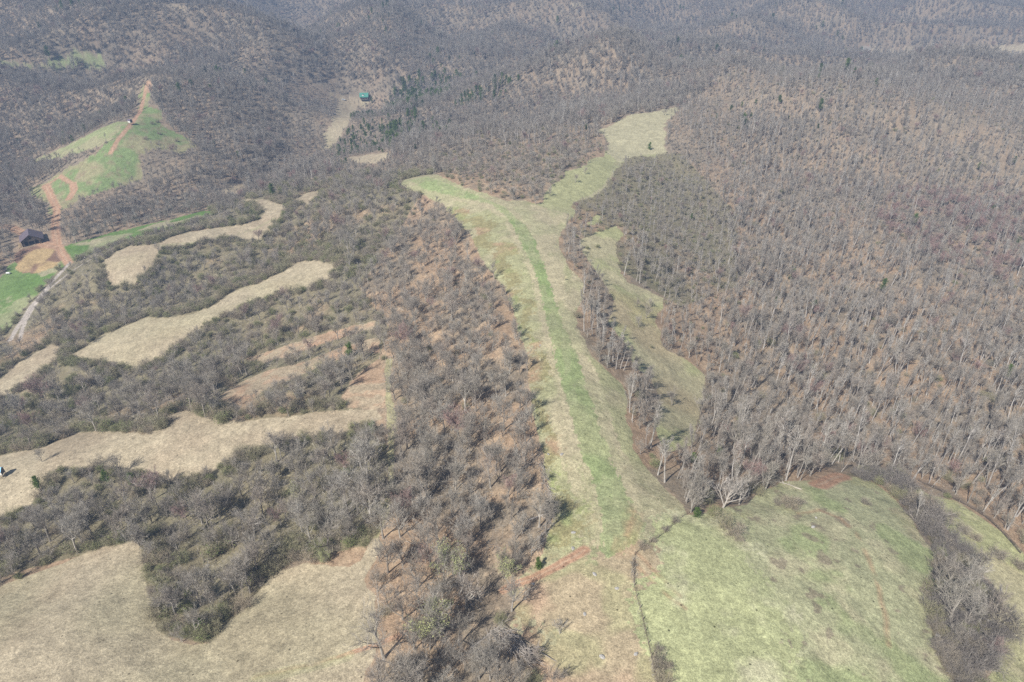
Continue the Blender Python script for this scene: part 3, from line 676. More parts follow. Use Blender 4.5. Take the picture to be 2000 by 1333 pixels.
kind = np.full(N, '', dtype='U10'); scl = (0.66+0.62*rng.random(N)**1.4)*(.9+.3*sstep(.35, .65, fbm(X/26.0, Y/26.0, 99, 2)))*np.interp(np.hypot(X, Y), [0, 350, 600, 1000], [1, .9, .78, .78])
keep = np.ones(N, bool)
oaks = np.array(['oak0','oak1','oak2','oak3']); slims = np.array(['slim0','slim1','slim2','slim3']); shr = np.array(['shrub0','shrub1','shrub2'])
pick = lambda arr: arr[rng.integers(0, len(arr), N)]
rdist = np.hypot(X, Y)
kind[:] = np.where(rn < .62, pick(oaks), np.where((rdist > 480) | (X > 60), pick(slims), pick(shr))); keep &= rn2 < .92; scl *= np.where(rdist < 480, .82, .92); ff = rdist > 520; kind[ff & (rn > .8)] = pick(slims)[ff & (rn > .8)]; kind[ff & (rn <= .8)] = pick(oaks)[ff & (rn <= .8)]; keep[ff] = True
m = Zm['middle']; kind[m] = np.where(rn < .86, pick(oaks), np.where(rn < .93, 'small', pick(shr)))[m]; keep[m] = (rn2 < .60+.3*sstep(.38, .6, nz2))[m]; scl[m] *= .86
m = Zm['scrub']; shf = .42+.4*sstep(.42, .6, nz)+.45*sstep(.03, .2, ne)
shf = np.where(rdist < 240, shf*.5, shf*.9)
kind[m] = np.where(rn < shf, pick(shr), np.where(rn < .93, pick(oaks), 'small'))[m]; keep[m] = (rn2 < .93)[m]; scl[m] *= np.where(rn < shf, 1.35, .95)[m]
m = Zm['tall']; kind[m] = np.where(rn < .09, pick(shr), np.where(rn < .70, pick(slims), pick(oaks)))[m]; keep[m] = (rn2 < .80+.3*sstep(.35, .55, nz))[m]; scl[m] *= (np.interp(rdist, [200, 270, 380, 520], [1.08, .98, .92, .84])*np.where(rn < .70, 1, .92))[m]
m = Zm['shrubby']; kind[m] = np.where(rn < .45, pick(shr), np.where(rn < .8, pick(slims), pick(oaks)))[m]; scl[m] *= .98; keep[m] = True
nf = np.interp(rdist, [110, 160, 230, 300], [1.28, 1.2, 1.05, 1.0]); m = (Zm['middle'] | Zm['scrub']) & (np.char.find(kind, 'shrub') < 0)
scl[m] *= nf[m]; keep[m] &= True
m = Zm['scrub']; keep[m] &= (fbm(X/12.0, Y/12.0, 93, 2) > .27)[m]
m = Zm['tall'] & (U < 1420) & (rdist > 130); scl[m] *= .76
m = Zm['knob']; scl[m] *= .80; kind[m & (rn < .2)] = pick(shr)[m & (rn < .2)]
m = Zm['creekside']; scl[m] *= .62
m = Zm['vedge']; kind[m] = np.where(rn < .4, 'small', np.where(rn < .6, pick(oaks), pick(shr)))[m]; keep[m] = (rn2 < .42)[m]; scl[m] *= .9
m = Zm['belt']; kind[m] = pick(shr)[m]; keep[m] = (rn2 < .8)[m]; scl[m] *= 1.1
kind[(kind != '') & (rng.random(N) < .02) & ~Zm['belt']] = 'redbud'
evg = (fbm(X/70.0, Y/70.0, 97, 2) > .66) & (rng.random(N) < .03) & (np.hypot(X, Y) > 450)
evg |= Zm['pines'] & (nz > .45) & (rng.random(N) < .36)
evg |= (rng.random(N) < .0010)
kind[evg & (np.char.find(kind, 'shrub') < 0)] = 'pine0'
e2 = (kind == 'pine0'); kind[e2] = np.where(rn2[e2] < .45, 'pine0', np.where(rn2[e2] < .8, 'pine1', 'cedar')); scl[e2] *= 1.1
kind[(rng.random(N) < .002) & Zm['middle']] = 'budding'
keep &= ~inside(SPECIAL_EXCL, X, Y)
# the outlines were traced where the open land shows, so plants just in front of it stay low
kh = np.array([KIND[k]['h'] for k in kind]); gz = hfun(X, Y); rr = np.maximum(rdist, 1)
for f_, cut in ((.85, .55), (.5, .62)):
    hh = kh*scl*f_; back = hh*rr/np.maximum(H-gz-hh, 20); bx2, by2 = X*(1+back/rr), Y*(1+back/rr)
    cov = is_open(bx2, by2) & (rng.random(N) < np.where(Zm['tall'] & (rdist < 330), .62, .82)) & ~Zm['belt']
    scl = np.where(cov, scl*cut, scl)
rx_, ry_, _z = hit(1965, 470); rd_ = np.hypot(X-rx_, Y-ry_); kind[(rd_ < 75) & (rng.random(N) < .4) & (np.char.find(kind, 'shrub') < 0)] = 'redbud'
X, Y, U, V_, Dp, kind, scl, ne = X[keep], Y[keep], U[keep], V_[keep], Dp[keep], kind[keep], scl[keep], ne[keep]
rot = rng.random(len(X))*6.283
print('plants', len(X))
mb = ~is_open(Xb, Yb); Xb, Yb = Xb[mb], Yb[mb]; neb = nearopen(Xb, Yb)
mb = inside(ZONES['belt'], Xb, Yb) | ((neb > .06) & inside(ZONES['scrub'], Xb, Yb) & (rb.random(len(Xb)) < .75))
for l, w, k in DIRTW:
    if k in ('dirt', 'gravel'): mb &= seg_dist(l, Xb, Yb) > w+1.5
Xb, Yb = Xb[mb], Yb[mb]; okb, Ub, Vb, Db = inframe(Xb, Yb); Xb, Yb, Ub, Vb, Db = [a[okb] for a in (Xb, Yb, Ub, Vb, Db)]; nb_ = len(Xb)
X = np.r_[X, Xb]; Y = np.r_[Y, Yb]; U = np.r_[U, Ub]; V_ = np.r_[V_, Vb]; Dp = np.r_[Dp, Db]; rot = np.r_[rot, rb.random(nb_)*6.28]; ne = np.r_[ne, nearopen(Xb, Yb)]
kind = np.r_[kind, np.where(inside(ZONES['belt'], Xb, Yb) & (rb.random(nb_) < .8), 'shrubg', shr[rb.integers(0, 3, nb_)])]; scl = np.r_[scl, (.55+.6*rb.random(nb_))*np.where(inside(ZONES['belt'], Xb, Yb), .85+.9*sstep(.35, .65, fbm(Xb/7.0, Yb/7.0, 95, 2)), 1)]
# saplings and fallen sticks under the nearer woods
Xu, Yu, ru = scatter(4.4, -420, 480, 60, 470, seed=11)
mu = ~is_open(Xu, Yu) & (nearopen(Xu, Yu) < .02) & (ru.random(len(Xu)) < .8) & ~inside(ZONES['belt'], Xu, Yu); Xu, Yu = Xu[mu], Yu[mu]
for l, w, k in DIRTW:
    if k in ('dirt', 'gravel'): mu = seg_dist(l, Xu, Yu) > w+2; Xu, Yu = Xu[mu], Yu[mu]
oku, Uu, Vu, Du = inframe(Xu, Yu); Xu, Yu, Uu, Vu, Du = [a[oku] for a in (Xu, Yu, Uu, Vu, Du)]; nu = len(Xu)
X = np.r_[X, Xu]; Y = np.r_[Y, Yu]; U = np.r_[U, Uu]; V_ = np.r_[V_, Vu]; Dp = np.r_[Dp, Du]; rot = np.r_[rot, ru.random(nu)*6.28]; ne = np.r_[ne, np.zeros(nu)]
kind = np.r_[kind, np.full(nu, 'under')]; scl = np.r_[scl, .7+.6*ru.random(nu)]
print('with edges', len(X), nb_, nu)

# ---- visibility against the bare land (skip what a hill hides)
def land_visible(x, y, z, top):
    vis = np.ones(len(x), bool); zt = z+top
    for f_ in np.linspace(.35, .985, 34):
        vis &= (H+(zt-H)*f_) > hfun(x*f_, y*f_)-1.0
    return vis
Zg = hfun(X, Y)
ok = land_visible(X, Y, Zg, 16.0)
X, Y, U, V_, Dp, kind, scl, rot, Zg, ne = [a[ok] for a in (X, Y, U, V_, Dp, kind, scl, rot, Zg, ne)]
print('in view', len(X))

def region(u, v, x, y):
    if inside(ZONES['middle'], np.array([x]), np.array([y]))[0]:
        if v > 1230: return "in the bottom-edge wood beside the knoll"
        if v > 1120: return "in the wood beside the red track"
        if v > 1000: return "in the wood by the strip's near end"
        if v > 850: return "in the wood beside the lower strip"
        return "in the wood beside the middle strip"
    if u < 780:
        if v > 1120: return "in the hollow jutting into the near field"
        if v > 1040: return "in the scrub above the near field"
        if u < 280 and v > 900: return "in the left-edge wood below the blind"
        if v > 880: return "in the hollow between the nearest fields"
        return "in the hollow behind the second field"
    if inside(ZONES['belt'], np.array([x]), np.array([y]))[0]: return "in the gully right of the pasture"
    if u > 1750: return "in the right-edge woods beyond the fence"
    if u > 1450: return "in the tall woods behind the pasture"
    return "in the tree belt right of the strip"
def tone(key): return {'o': 'spreading grey tree', 's': 'slender pale-trunked tree', 'r': 'tree with reddish twigs'}[key[0]] if key != 'small' else 'small bare tree'
# projected size decides which plants become objects of their own
size = scl*np.array([KIND[k]['h'] for k in kind])/Dp*np.where((U > -10) & (U < 2010) & (V_ < 1380) & (V_ > 0), 1, 0)
isbare = np.array([KIND[k]['name'] == 'bare_tree' for k in kind]); isshr = np.array([KIND[k]['name'] == 'shrub' for k in kind])
isund = np.array([k == 'under' for k in kind]); isev = ~isbare & ~isshr & ~isund
indiv = np.zeros(len(X), bool)
for msk, cap in ((isbare, 285), (isshr, 230)):
    idx = np.where(msk)[0]; idx = idx[np.argsort(-size[idx])[:cap]]; indiv[idx] = True
for kk_ in KIND:
    mk = np.where((kind == kk_) & (size > 0))[0]
    if len(mk): indiv[mk[np.argmax(size[mk])]] = True
idx = np.where(isev & (size > 0))[0]; indiv[idx[np.argsort(-size[idx])[:260]]] = True
idx = np.where(isev & (size > 0))[0]
print('evergreens/budding', len(idx))
order = np.where(indiv)[0]; order = order[np.argsort(V_[order])]
from collections import defaultdict
todo = defaultdict(list)
for i in order:
    k = KIND[kind[i]]['name']
    reg_ = region(U[i], V_[i], X[i], Y[i]) if V_[i] > 600 else None
    todo[(k, reg_, tone(kind[i]) if k == 'bare_tree' else k)].append(i)
SZ = lambda i: ('low' if scl[i]*KIND[kind[i]]['h'] < 3.4 else 'tall')
def label_for(i):
    k = KIND[kind[i]]['name']; u, v = U[i], V_[i]
    if k == 'bare_tree': return f"{tone(kind[i])} {region(u, v, X[i], Y[i])}"
    if k == 'shrub':
        s = {'shrubg': 'dark grey shrub', 'shrub0': 'grey twiggy shrub', 'shrub1': 'low olive-green shrub', 'shrub2': 'dense olive-brown shrub'}[kind[i]]
        return f"{s} {region(u, v, X[i], Y[i])}" if v > 600 else f"{s} on the far slope"
    if k == 'sapling_clump': return 'clump of thin bare saplings and sticks on the leaf-strewn wood floor'
    nm = {'pine_tree': 'dark green pine', 'cedar_tree': 'dense conical green cedar', 'budding_tree': 'tree flushed with yellow-green buds'}[k]
    if k == 'budding_tree': return f"{nm} {region(u, v, X[i], Y[i])}"
    if v < 60: loc = "among bare trees on the farthest hazy ridges"
    elif 640 < u < 1010 and v < 330: loc = "in the evergreen patch near the green-roofed cabin"
    elif u < 640 and v < 330: loc = "on the wooded hill left of the creek field"
    elif u > 1010 and v < 330: loc = "on the slope below the long right ridge"
    elif u > 1100: loc = "among bare trunks in the wide right-hand woods"
    elif u < 640: loc = "in the scrub between the left hay fields"
    else: loc = "in the bare wood left of the mown strip"
    return f"{nm} {loc}"
GRP = {'sapling_clump': 'sapling clumps in the woods', 'bare_tree': 'bare trees of the near woods', 'shrub': 'shrubs of the hollows and field edges', 'pine_tree': 'pines scattered through the woods', 'cedar_tree': 'cedars scattered through the woods', 'budding_tree': 'budding trees of the wood'}
CAT = {'sapling_clump': 'saplings', 'bare_tree': 'tree', 'shrub': 'shrub', 'pine_tree': 'pine', 'cedar_tree': 'cedar', 'budding_tree': 'tree'}
# words that tell look-alikes of one place apart, by where they stand in the picture
groups_ = defaultdict(list)
for i in np.where(indiv)[0]: groups_[label_for(i)].append(i)
LAB = {}
ORD = ['first','second','third','fourth','fifth','sixth','seventh','eighth','ninth','tenth','eleventh','twelfth']
for lb, ids in groups_.items():
    ids = sorted(ids, key=lambda i: U[i])
    for j, i in enumerate(ids):
        if len(ids) == 1 or len(ids) > 12: LAB[i] = lb
        elif len(ids) == 2: LAB[i] = lb+(', the left one' if j == 0 else ', the right one')
        else: LAB[i] = lb+', '+ORD[j]+' from left'
for i in np.where(indiv)[0]:
    nm = KIND[kind[i]]['name']
    place(kind[i], float(X[i]), float(Y[i]), float(rot[i]), float(scl[i]), LAB[i], CAT[nm], GRP[nm], z=float(Zg[i])-.1)

def stuff_instances(name, keys, msk):
    idx = np.where(msk)[0]
    for k in keys:
        if 'objs' not in KIND[k]: raise RuntimeError('no first '+k)
    me = bpy.data.meshes.new(name); me.vertices.add(len(idx))
    me.vertices.foreach_set('co', np.stack([X[idx], Y[idx], Zg[idx]-.1], 1).astype(np.float32).ravel())
    kk = {k: j for j, k in enumerate(keys)}
    a = me.attributes.new('pick', 'INT', 'POINT'); a.data.foreach_set('value', np.array([kk[k] for k in kind[idx]], np.int32))
    a = me.attributes.new('turn', 'FLOAT', 'POINT'); a.data.foreach_set('value', rot[idx].astype(np.float32))
    a = me.attributes.new('size', 'FLOAT', 'POINT'); a.data.foreach_set('value', scl[idx].astype(np.float32))
    o = bpy.data.objects.new(name, me); COL.objects.link(o)
    g = bpy.data.node_groups.new(name, 'GeometryNodeTree'); NN = g.nodes; L = g.links
    g.interface.new_socket('Geometry', in_out='INPUT', socket_type='NodeSocketGeometry'); g.interface.new_socket('Geometry', in_out='OUTPUT', socket_type='NodeSocketGeometry')
    gi = NN.new('NodeGroupInput'); go = NN.new('NodeGroupOutput'); jn = NN.new('GeometryNodeJoinGeometry')
    chains = []
    for k in keys:
        j1 = NN.new('GeometryNodeJoinGeometry')
        for ob in reversed(KIND[k]['objs']):
            oi = NN.new('GeometryNodeObjectInfo'); oi.inputs['Object'].default_value = ob; oi.transform_space = 'ORIGINAL'; oi.inputs['As Instance'].default_value = False
            L.new(oi.outputs['Geometry'], j1.inputs[0])
        ti = NN.new('GeometryNodeGeometryToInstance'); L.new(j1.outputs[0], ti.inputs[0]); chains.append(ti)
    for ti in reversed(chains): L.new(ti.outputs[0], jn.inputs[0])
    iop = NN.new('GeometryNodeInstanceOnPoints'); iop.inputs['Pick Instance'].default_value = True
    L.new(gi.outputs[0], iop.inputs['Points']); L.new(jn.outputs[0], iop.inputs['Instance'])
    def na(nm, t):
        q_ = NN.new('GeometryNodeInputNamedAttribute'); q_.data_type = t; q_.inputs['Name'].default_value = nm; return q_.outputs['Attribute']
    L.new(na('pick', 'INT'), iop.inputs['Instance Index'])
    cx = NN.new('ShaderNodeCombineXYZ'); L.new(na('turn', 'FLOAT'), cx.inputs[2]); er = NN.new('FunctionNodeEulerToRotation'); L.new(cx.outputs[0], er.inputs[0]); L.new(er.outputs[0], iop.inputs['Rotation'])
    L.new(na('size', 'FLOAT'), iop.inputs['Scale'])
    L.new(iop.outputs[0], go.inputs[0])
    md = o.modifiers.new('trees', 'NODES'); md.node_group = g
    return o
rest = ~indiv
o = stuff_instances('woodland', sorted(set(kind[rest & ~isshr & ~isund])), rest & ~isshr & ~isund)
tag(o, 'bare grey-brown deciduous woods covering the slopes and far ridges', 'woodland', kind='stuff')
o = stuff_instances('thicket', sorted(set(kind[rest & isshr])), rest & isshr)
tag(stuff_instances('undergrowth', ['under'], rest & isund), 'thin saplings and fallen sticks scattered over the wood floor', 'undergrowth', kind='stuff')
tag(o, 'low scrubby thicket filling the hollows between hay fields', 'thicket', kind='stuff')


# ------------------------------------------------------------------ single trees and bushes that stand in the open
def one(key, u, v, scl, label, cat, group=None, rot=None, tilt=None):
    x, y, z = hit(u, v)
    if scl is None: scl = 1
    return place(key, x, y, random.uniform(0, 6.28) if rot is None else rot, scl, label, cat, group, tilt=tilt, z=z-.1)
one('oak3', 82, 903, .62, 'lone bare tree standing in the tan field near the blue-roofed blind', 'tree')
one('bleached', 1412, 992, .95, 'big bleached many-limbed bare tree at the top of the green pasture', 'tree', tilt=(.05, .12))
one('oak3', 1000, 612, .70, 'dark bare tree leaning out over the left edge of the strip', 'tree', tilt=(0, .25))
one('oak1', 1312, 792, .72, 'bare tree alone in the yellow-green glade right of the strip', 'tree')
one('oak3', 1247, 640, .60, 'round-crowned bare tree at the right rim of the upper glade', 'tree')
one('oak0', 1262, 622, .60, 'rounded bare tree behind another at the upper glade rim', 'tree')
one('small', 1243, 600, .7, 'tiny bare tree in the middle of the upper glade', 'tree')
one('small', 1272, 600, .75, 'small dark bare tree on the pale upper glade', 'tree')
one('small', 1180, 584, .9, 'small tree at the left lip of the upper glade', 'tree')
one('oak3', 1074, 384, .62, 'bare tree standing in the gap where the right branch leaves the strip', 'tree')
one('oak3', 1046, 400, .62, 'small bare tree at the corner of the woods by the strip', 'tree')
one('oak3', 1124, 357, .6, 'first bare tree of the short row on the branch ridge', 'tree')
one('oak1', 1142, 341, .5, 'second bare tree of the short row on the branch ridge', 'tree')
one('small', 1297, 226, 1.0, 'pale bare tree alone in the far end of the branch field', 'tree')
one('cedar', 1268, 293, .75, 'single dark cedar at the front edge of the branch field', 'cedar')
one('budding', 893, 1140, .98, 'brightest yellow-green budding tree in the wood left of the red track', 'tree', 'budding trees of the wood')
one('budding', 985, 1130, .72, 'smaller budding tree between the bright one and the red track', 'tree', 'budding trees of the wood')
one('budding', 840, 1270, 1.05, 'large pale-green budding tree near the bottom edge', 'tree', 'budding trees of the wood')
one('budding', 583, 975, .62, 'yellow-green budding tree in the hollow between the nearest hay fields', 'tree', 'budding trees of the wood')
one('budding', 640, 1100, .45, 'green-leaved young tree at the top edge of the near hay field', 'tree', 'budding trees of the wood')
one('cedar', 683, 698, .95, 'dark green cedar standing alone by the reddish bare slope', 'cedar')
one('pine1', 82, 962, .62, 'green pine at the corner of the wood near the blue-roofed blind', 'pine')
one('pine1', 262, 958, .62, 'broad green pine on the upper edge of the left wood', 'pine')
one('pine0', 215, 950, .52, 'green pine left of the broad pine on the wood edge', 'pine')
one('cedar', 395, 1235, .62, 'dark low cedar at the tip of the hollow in the hay field', 'cedar')
one('cedar', 728, 845, .62, 'green cedar beside the pale ride through the wood', 'cedar')
one('cedar', 1547, 548, .95, 'bright green cedar alone in the wide right-hand woods', 'cedar')
one('cedar', 1513, 592, .55, 'small green cedar below the bright one in the right-hand woods', 'cedar')
one('pine1', 1722, 572, .8, 'green pine behind pale trunks in the wide right-hand woods', 'pine')
one('pine1', 1958, 745, .8, 'dark pine near the right edge of the wide woods', 'pine')
one('cedar', 1360, 1010, .5, 'dark low cedar at the foot of the bleached tree', 'cedar')
one('cedar', 1052, 1112, .5, 'bright green bushy cedar beside the red dirt track', 'cedar')
for i, (u, v, sc_, k, lb) in enumerate([
 (1395,1008,.7,'shrub1','green shrub below the bleached tree'),(1412,1028,.8,'shrub2','olive shrub on the bank under the bleached tree'),
 (1435,1048,.75,'shrub0','reddish-brown shrub at the end of the pasture bank'),(1475,965,.7,'shrub2','olive shrub at the pasture top right of the bleached tree'),(1505,948,.6,'shrub0','grey shrub at the wood edge above the pasture'),
 (1542,992,.75,'shrub0','twiggy shrub on the upper pasture, middle of the patch'),(1518,985,.42,'shrub0','small shrub at the left of the upper pasture patch'),(1560,985,.5,'shrub0','small shrub at the right of the upper pasture patch'),(1690,985,.45,'shrub0','low dark weeds on the top right of the pasture'),
 (1255,1072,.62,'shrub0','bare bush at the corner where fence and hedge meet'),(1275,1058,.42,'shrub0','small bare bush right of the corner bush'),(1300,1036,.5,'shrub0','bare bush halfway along the hedge to the pasture'),(1318,1020,.5,'shrub0','bare bush at the upper end of the hedge'),
 (1238,1105,.4,'shrub0','low weeds at the top of the wire fence'),(1290,1305,1.0,'shrub0','tangled bare bush at the bottom of the wire fence'),(1285,1270,.5,'shrub0','smaller bare bush above the tangled one on the fence'),(1296,1335,.8,'shrub2','olive bush on the fence at the bottom edge'),
 (297,243,.8,'shrub0','dark bush right of the small dark blind on the hill'),(308,240,.8,'shrub0','dark bush at the right end of the hill row'),(284,273,.9,'shrub0','grey bush in the middle of the hill field'),(311,263,.8,'shrub0','grey bush right of the middle one on the hill'),(345,277,.75,'shrub0','dark bush near the right side of the hill field'),
 (207,280,.6,'shrub0','single round bush by the dirt track on the hill'),(308,283,.6,'shrub0','low bush below the hill row'),(180,298,.9,'shrub0','bush at the tip of the dark hedge on the hill'),
 (1148,487,.6,'shrub1','green bush at the top of the glade'),(1168,484,.7,'shrub1','wide green bush at the top of the glade'),(1273,680,.5,'shrub1','low green bush in the lower glade'),
 (1860,1010,.7,'shrub0','bush on the grassy lane below the rail fence'),(1880,1040,.9,'shrub0','loose bush in the middle of the grassy lane'),(1905,1055,.7,'shrub0','round bush right of the loose one on the lane'),(1950,1090,1.1,'shrub0','broad grey bush on the lane near the right edge'),(1990,1110,1.0,'shrub0','bush on the lane at the right edge'),
 (1040,1340,.9,'shrub2','olive bush at the bottom edge by the knoll')]):
    one(k, u, v, sc_*(1.45 if v > 930 and 1340 < u < 1750 else 1), lb, 'shrub', 'shrubs of the hollows and field edges')
BELT = [(1500,1.0,'slim'),]
for i, (u, v, sc_, k, lb) in enumerate([(1850,1215,.72,'oak0','tallest grey tree of the gully clump right of the pasture'),(1835,1165,.66,'oak2','bare tree at the pasture side of the gully clump'),(1870,1160,.7,'oak1','bare tree at the back of the gully clump'),
  (1890,1215,.66,'oak3','bare tree at the right of the gully clump'),(1862,1260,.5,'oak1','bare tree at the near foot of the gully clump'),(1935,1215,.5,'oak2','bare tree on the far bank of the gully'),(1905,1130,.5,'oak0','bare tree up the gully behind the clump')]):
    one(k, u, v, sc_*1.75, lb, 'tree', 'bare trees of the gully clump')
for i, (u, v, sc_, k, lb) in enumerate([(1033,1292,.55,'small','broken dark snag at the wood corner on the knoll'),(1078,1325,.6,'small','dead snag alone on the knoll near the bottom edge'),(1093,1240,.4,'small','dead twiggy snag standing out on the knoll')]):
    one(k, u, v, sc_*1.5, lb, 'tree', tilt=(0, .2))

# ------------------------------------------------------------------ built things
class PB(Buf):
    def box(s, cx, cy, cz, sx, sy, sz, rz=0.0, ry=0.0):
        i = len(s.V); c, n_ = math.cos(rz), math.sin(rz); cy_, sy_ = math.cos(ry), math.sin(ry)
        for dz in (-.5, .5):
            for dx, dy in ((-.5,-.5),(.5,-.5),(.5,.5),(-.5,.5)):
                X0, Y0, Z0 = dx*sx, dy*sy, dz*sz; X0, Z0 = X0*cy_+Z0*sy_, -X0*sy_+Z0*cy_
                s.V.append(Vector((cx+X0*c-Y0*n_, cy+X0*n_+Y0*c, cz+Z0)))
        s.F += [(i,i+3,i+2,i+1),(i+4,i+5,i+6,i+7),(i,i+1,i+5,i+4),(i+1,i+2,i+6,i+5),(i+2,i+3,i+7,i+6),(i+3,i,i+4,i+7)]
        return s
    def prism(s, prof, y0, y1, axis='y'):
        i = len(s.V); m = len(prof)
        for yy in (y0, y1):
            for a, b in prof: s.V.append(Vector((a, yy, b)) if axis == 'y' else Vector((yy, a, b)))
        s.F.append(tuple(i+k for k in range(m))); s.F.append(tuple(i+m+m-1-k for k in range(m)))
        for k in range(m):
            k2 = (k+1) % m; s.F.append((i+k2, i+k, i+m+k, i+m+k2))
        return s
    def bar(s, p, q, r=.05, n=4):
        s.tube([Vector(p), (Vector(p)+Vector(q))/2, Vector(q)], [r, r, r], n); return s
def part(name, B, mat, parent):
    o = mesh_obj(name, B.V, B.F, mat, parent)
    return o
M['oldwood'] = simple('weathered_wood', (.13,.105,.085), var=.4, scale=2, bands=('X', 3.0))
M['darkwood'] = simple('dark_wood', (.07,.06,.052), var=.3)
M['barnroof'] = simple('barn_roof_metal', (.17,.135,.155), rough=.45, var=.12, scale=.8, spec=.5, bands=('Y', 1.2))
M['lumber'] = simple('fresh_lumber', (.55,.42,.25), var=.15)
M['greenroof'] = simple('green_roof_metal', (.09,.31,.235), rough=.4, var=.1, scale=.6, spec=.5, bands=('X', 1.5))
M['log'] = simple('brown_log_wall', (.18,.11,.075), var=.25, bands=('Z', 2.0))
M['glass'] = simple('dark_glass', (.03,.035,.04), rough=.1, var=.05, spec=.6)
M['white'] = simple('white_paint', (.78,.77,.74), var=.06)
M['redroof'] = simple('red_roof', (.45,.09,.07), var=.1)
M['blueroof'] = simple('blue_tin_roof', (.07,.36,.60), rough=.4, var=.08, spec=.5)
M['gap'] = simple('painted_opening_shade', (.012,.012,.014), var=.05)  # near-black colour that paints the shade inside openings
M['carwhite'] = simple('car_paint_white', (.72,.74,.76), rough=.3, var=.03, spec=.6)
M['carblack'] = simple('car_paint_dark', (.03,.035,.04), rough=.3, var=.03, spec=.6)
M['rubber'] = simple('tyre_rubber', (.02,.02,.02), var=.1)
M['rock'] = simple('pale_rock', (.37,.355,.33), var=.3, scale=4)
M['post'] = simple('grey_post', (.30,.26,.21), var=.25)
M['wire'] = simple('rusty_wire', (.16,.11,.08), var=.1)
M['straw'] = simple('straw', (.52,.40,.22), var=.25, scale=2)
M['earth'] = simple('rusty_earth', (.36,.20,.13), var=.2)

# barn
fl = hit(45, 484); fr = hit(83, 475.5)
ang = math.atan2(fr[1]-fl[1], fr[0]-fl[0]); cx, cy = (fl[0]+fr[0])/2-math.sin(ang)*5.6, (fl[1]+fr[1])/2+math.cos(ang)*5.6
zb = min(float(hfun(cx+dx, cy+dy)) for dx in (-5, 5) for dy in (-5, 5))
barn = tag(empty('barn', (cx, cy, zb), ang), 'old dark barn with purplish metal roof and open gable beside the red track', 'barn')
w = math.hypot(fr[0]-fl[0], fr[1]-fl[1])/2
b = PB(); b.box(-w+.1, 0, 1.9, .2, 11, 3.8); b.box(w-.1, 0, 1.9, .2, 11, 3.8); b.prism([(-w+.2, -.3), (w-.2, -.3), (w-.2, 3.8), (0, 7.2), (-w+.2, 3.8)], 5.25, 5.5)
b.prism([(-w+.2, 3.0), (w-.2, 3.0), (w-.2, 3.8), (0, 7.2), (-w+.2, 3.8)], -5.5, -5.3)
for xx in (-w+1.0, -1.6, 1.6, w-1.0): b.box(xx, -5.4, 1.5, .9 if abs(xx) > 2 else .3, .2, 3.0)
wall = part('wall', b, M['oldwood'], barn)
b = PB(); b.box(0, 4.9, 1.6, 2*w-1, .1, 3.0); b.box(0, -5.52, 4.9, 1.1, .04, 1.3); b.box(-2.8, -5.52, 3.7, 1.0, .04, .6); b.box(2.8, -5.52, 3.7, 1.0, .04, .6); part('opening_shade', b, M['gap'], barn)  # black sheets painted as the barn's shaded interior, behind the doorway and on the gable
b = PB(); b.prism([(0, 7.35), (-w-.7, 3.55), (-w-.7, 3.4), (0, 7.2)], -6.1, 6.0); b.prism([(0, 7.36), (0, 7.21), (w+1.6, 3.1), (w+1.6, 3.25)], -6.1, 6.0); part('roof', b, M['barnroof'], barn)
b = PB()
for k in range(4): b.box(-w-2.1+.25*k, -1.5+k*.2, .2+.12*(k % 2), .18, 9, .14, rz=.04*k)
lum = empty('lumber_stack', (cx, cy, zb), ang); tag(lum, 'pale sawn boards lying along the near side of the barn', 'lumber'); part('boards', b, M['lumber'], lum)

# cabin with green roof
fl = hit(703, 198.5); rzc = math.radians(4)
cab = tag(empty('cabin', (fl[0]+5, fl[1]+4, float(hfun(fl[0]+5, fl[1]+4))-.2), rzc), 'cabin with bright green metal roof and porch in the creek valley', 'cabin')
cab.scale = (.98, .98, .98)
b = PB(); b.box(0, 0, 1.5, 9.4, 7, 3.4); b.prism([(-3.5, 3.2), (3.5, 3.2), (0, 6.2)], -4.7, 4.7, 'x'); part('wall', b, M['log'], cab)
b = PB(); b.prism([(-4.6, 2.7), (0, 6.35), (0, 6.55), (-4.6, 2.9)], -5.3, 5.3, 'x'); b.prism([(4.6, 2.7), (4.6, 2.9), (0, 6.56), (0, 6.36)], -5.3, 5.3, 'x'); part('roof', b, M['greenroof'], cab)
b = PB(); b.box(-1.2, -2.6, 4.5, 2.2, 2.2, 1.6); dm = part('dormer', b, M['white'], cab)
b = PB(); b.prism([(-1.35-1.2, 5.2), (1.35-1.2, 5.2), (-1.2, 6.15)], -3.9, -1.0); part('dormer_roof', b, M['greenroof'], dm)
for xx in (-3, 1.0, 3.2):
    b = PB(); b.box(xx, -3.53, 1.7, 1.1, .06, 1.1); part('window', b, M['glass'], cab)
b = PB(); b.box(-1.0, -3.53, 1.1, 1.0, .06, 2.1); part('door', b, M['darkwood'], cab)
b = PB(); b.box(0, -4.8, .25, 9.4, 2.4, .2); part('porch_floor', b, M['post'], cab)
for xx in (-4.4, -1.5, 1.5, 4.4):
    b = PB(); b.box(xx, -5.7, 1.5, .18, .18, 2.9); part('porch_post', b, M['post'], cab)
b = PB(); b.prism([(-6.2, 2.55), (-4.4, 2.95), (-4.4, 3.05), (-6.2, 2.65)], -5.2, 5.2, 'x'); part('porch_roof', b, M['greenroof'], cab)

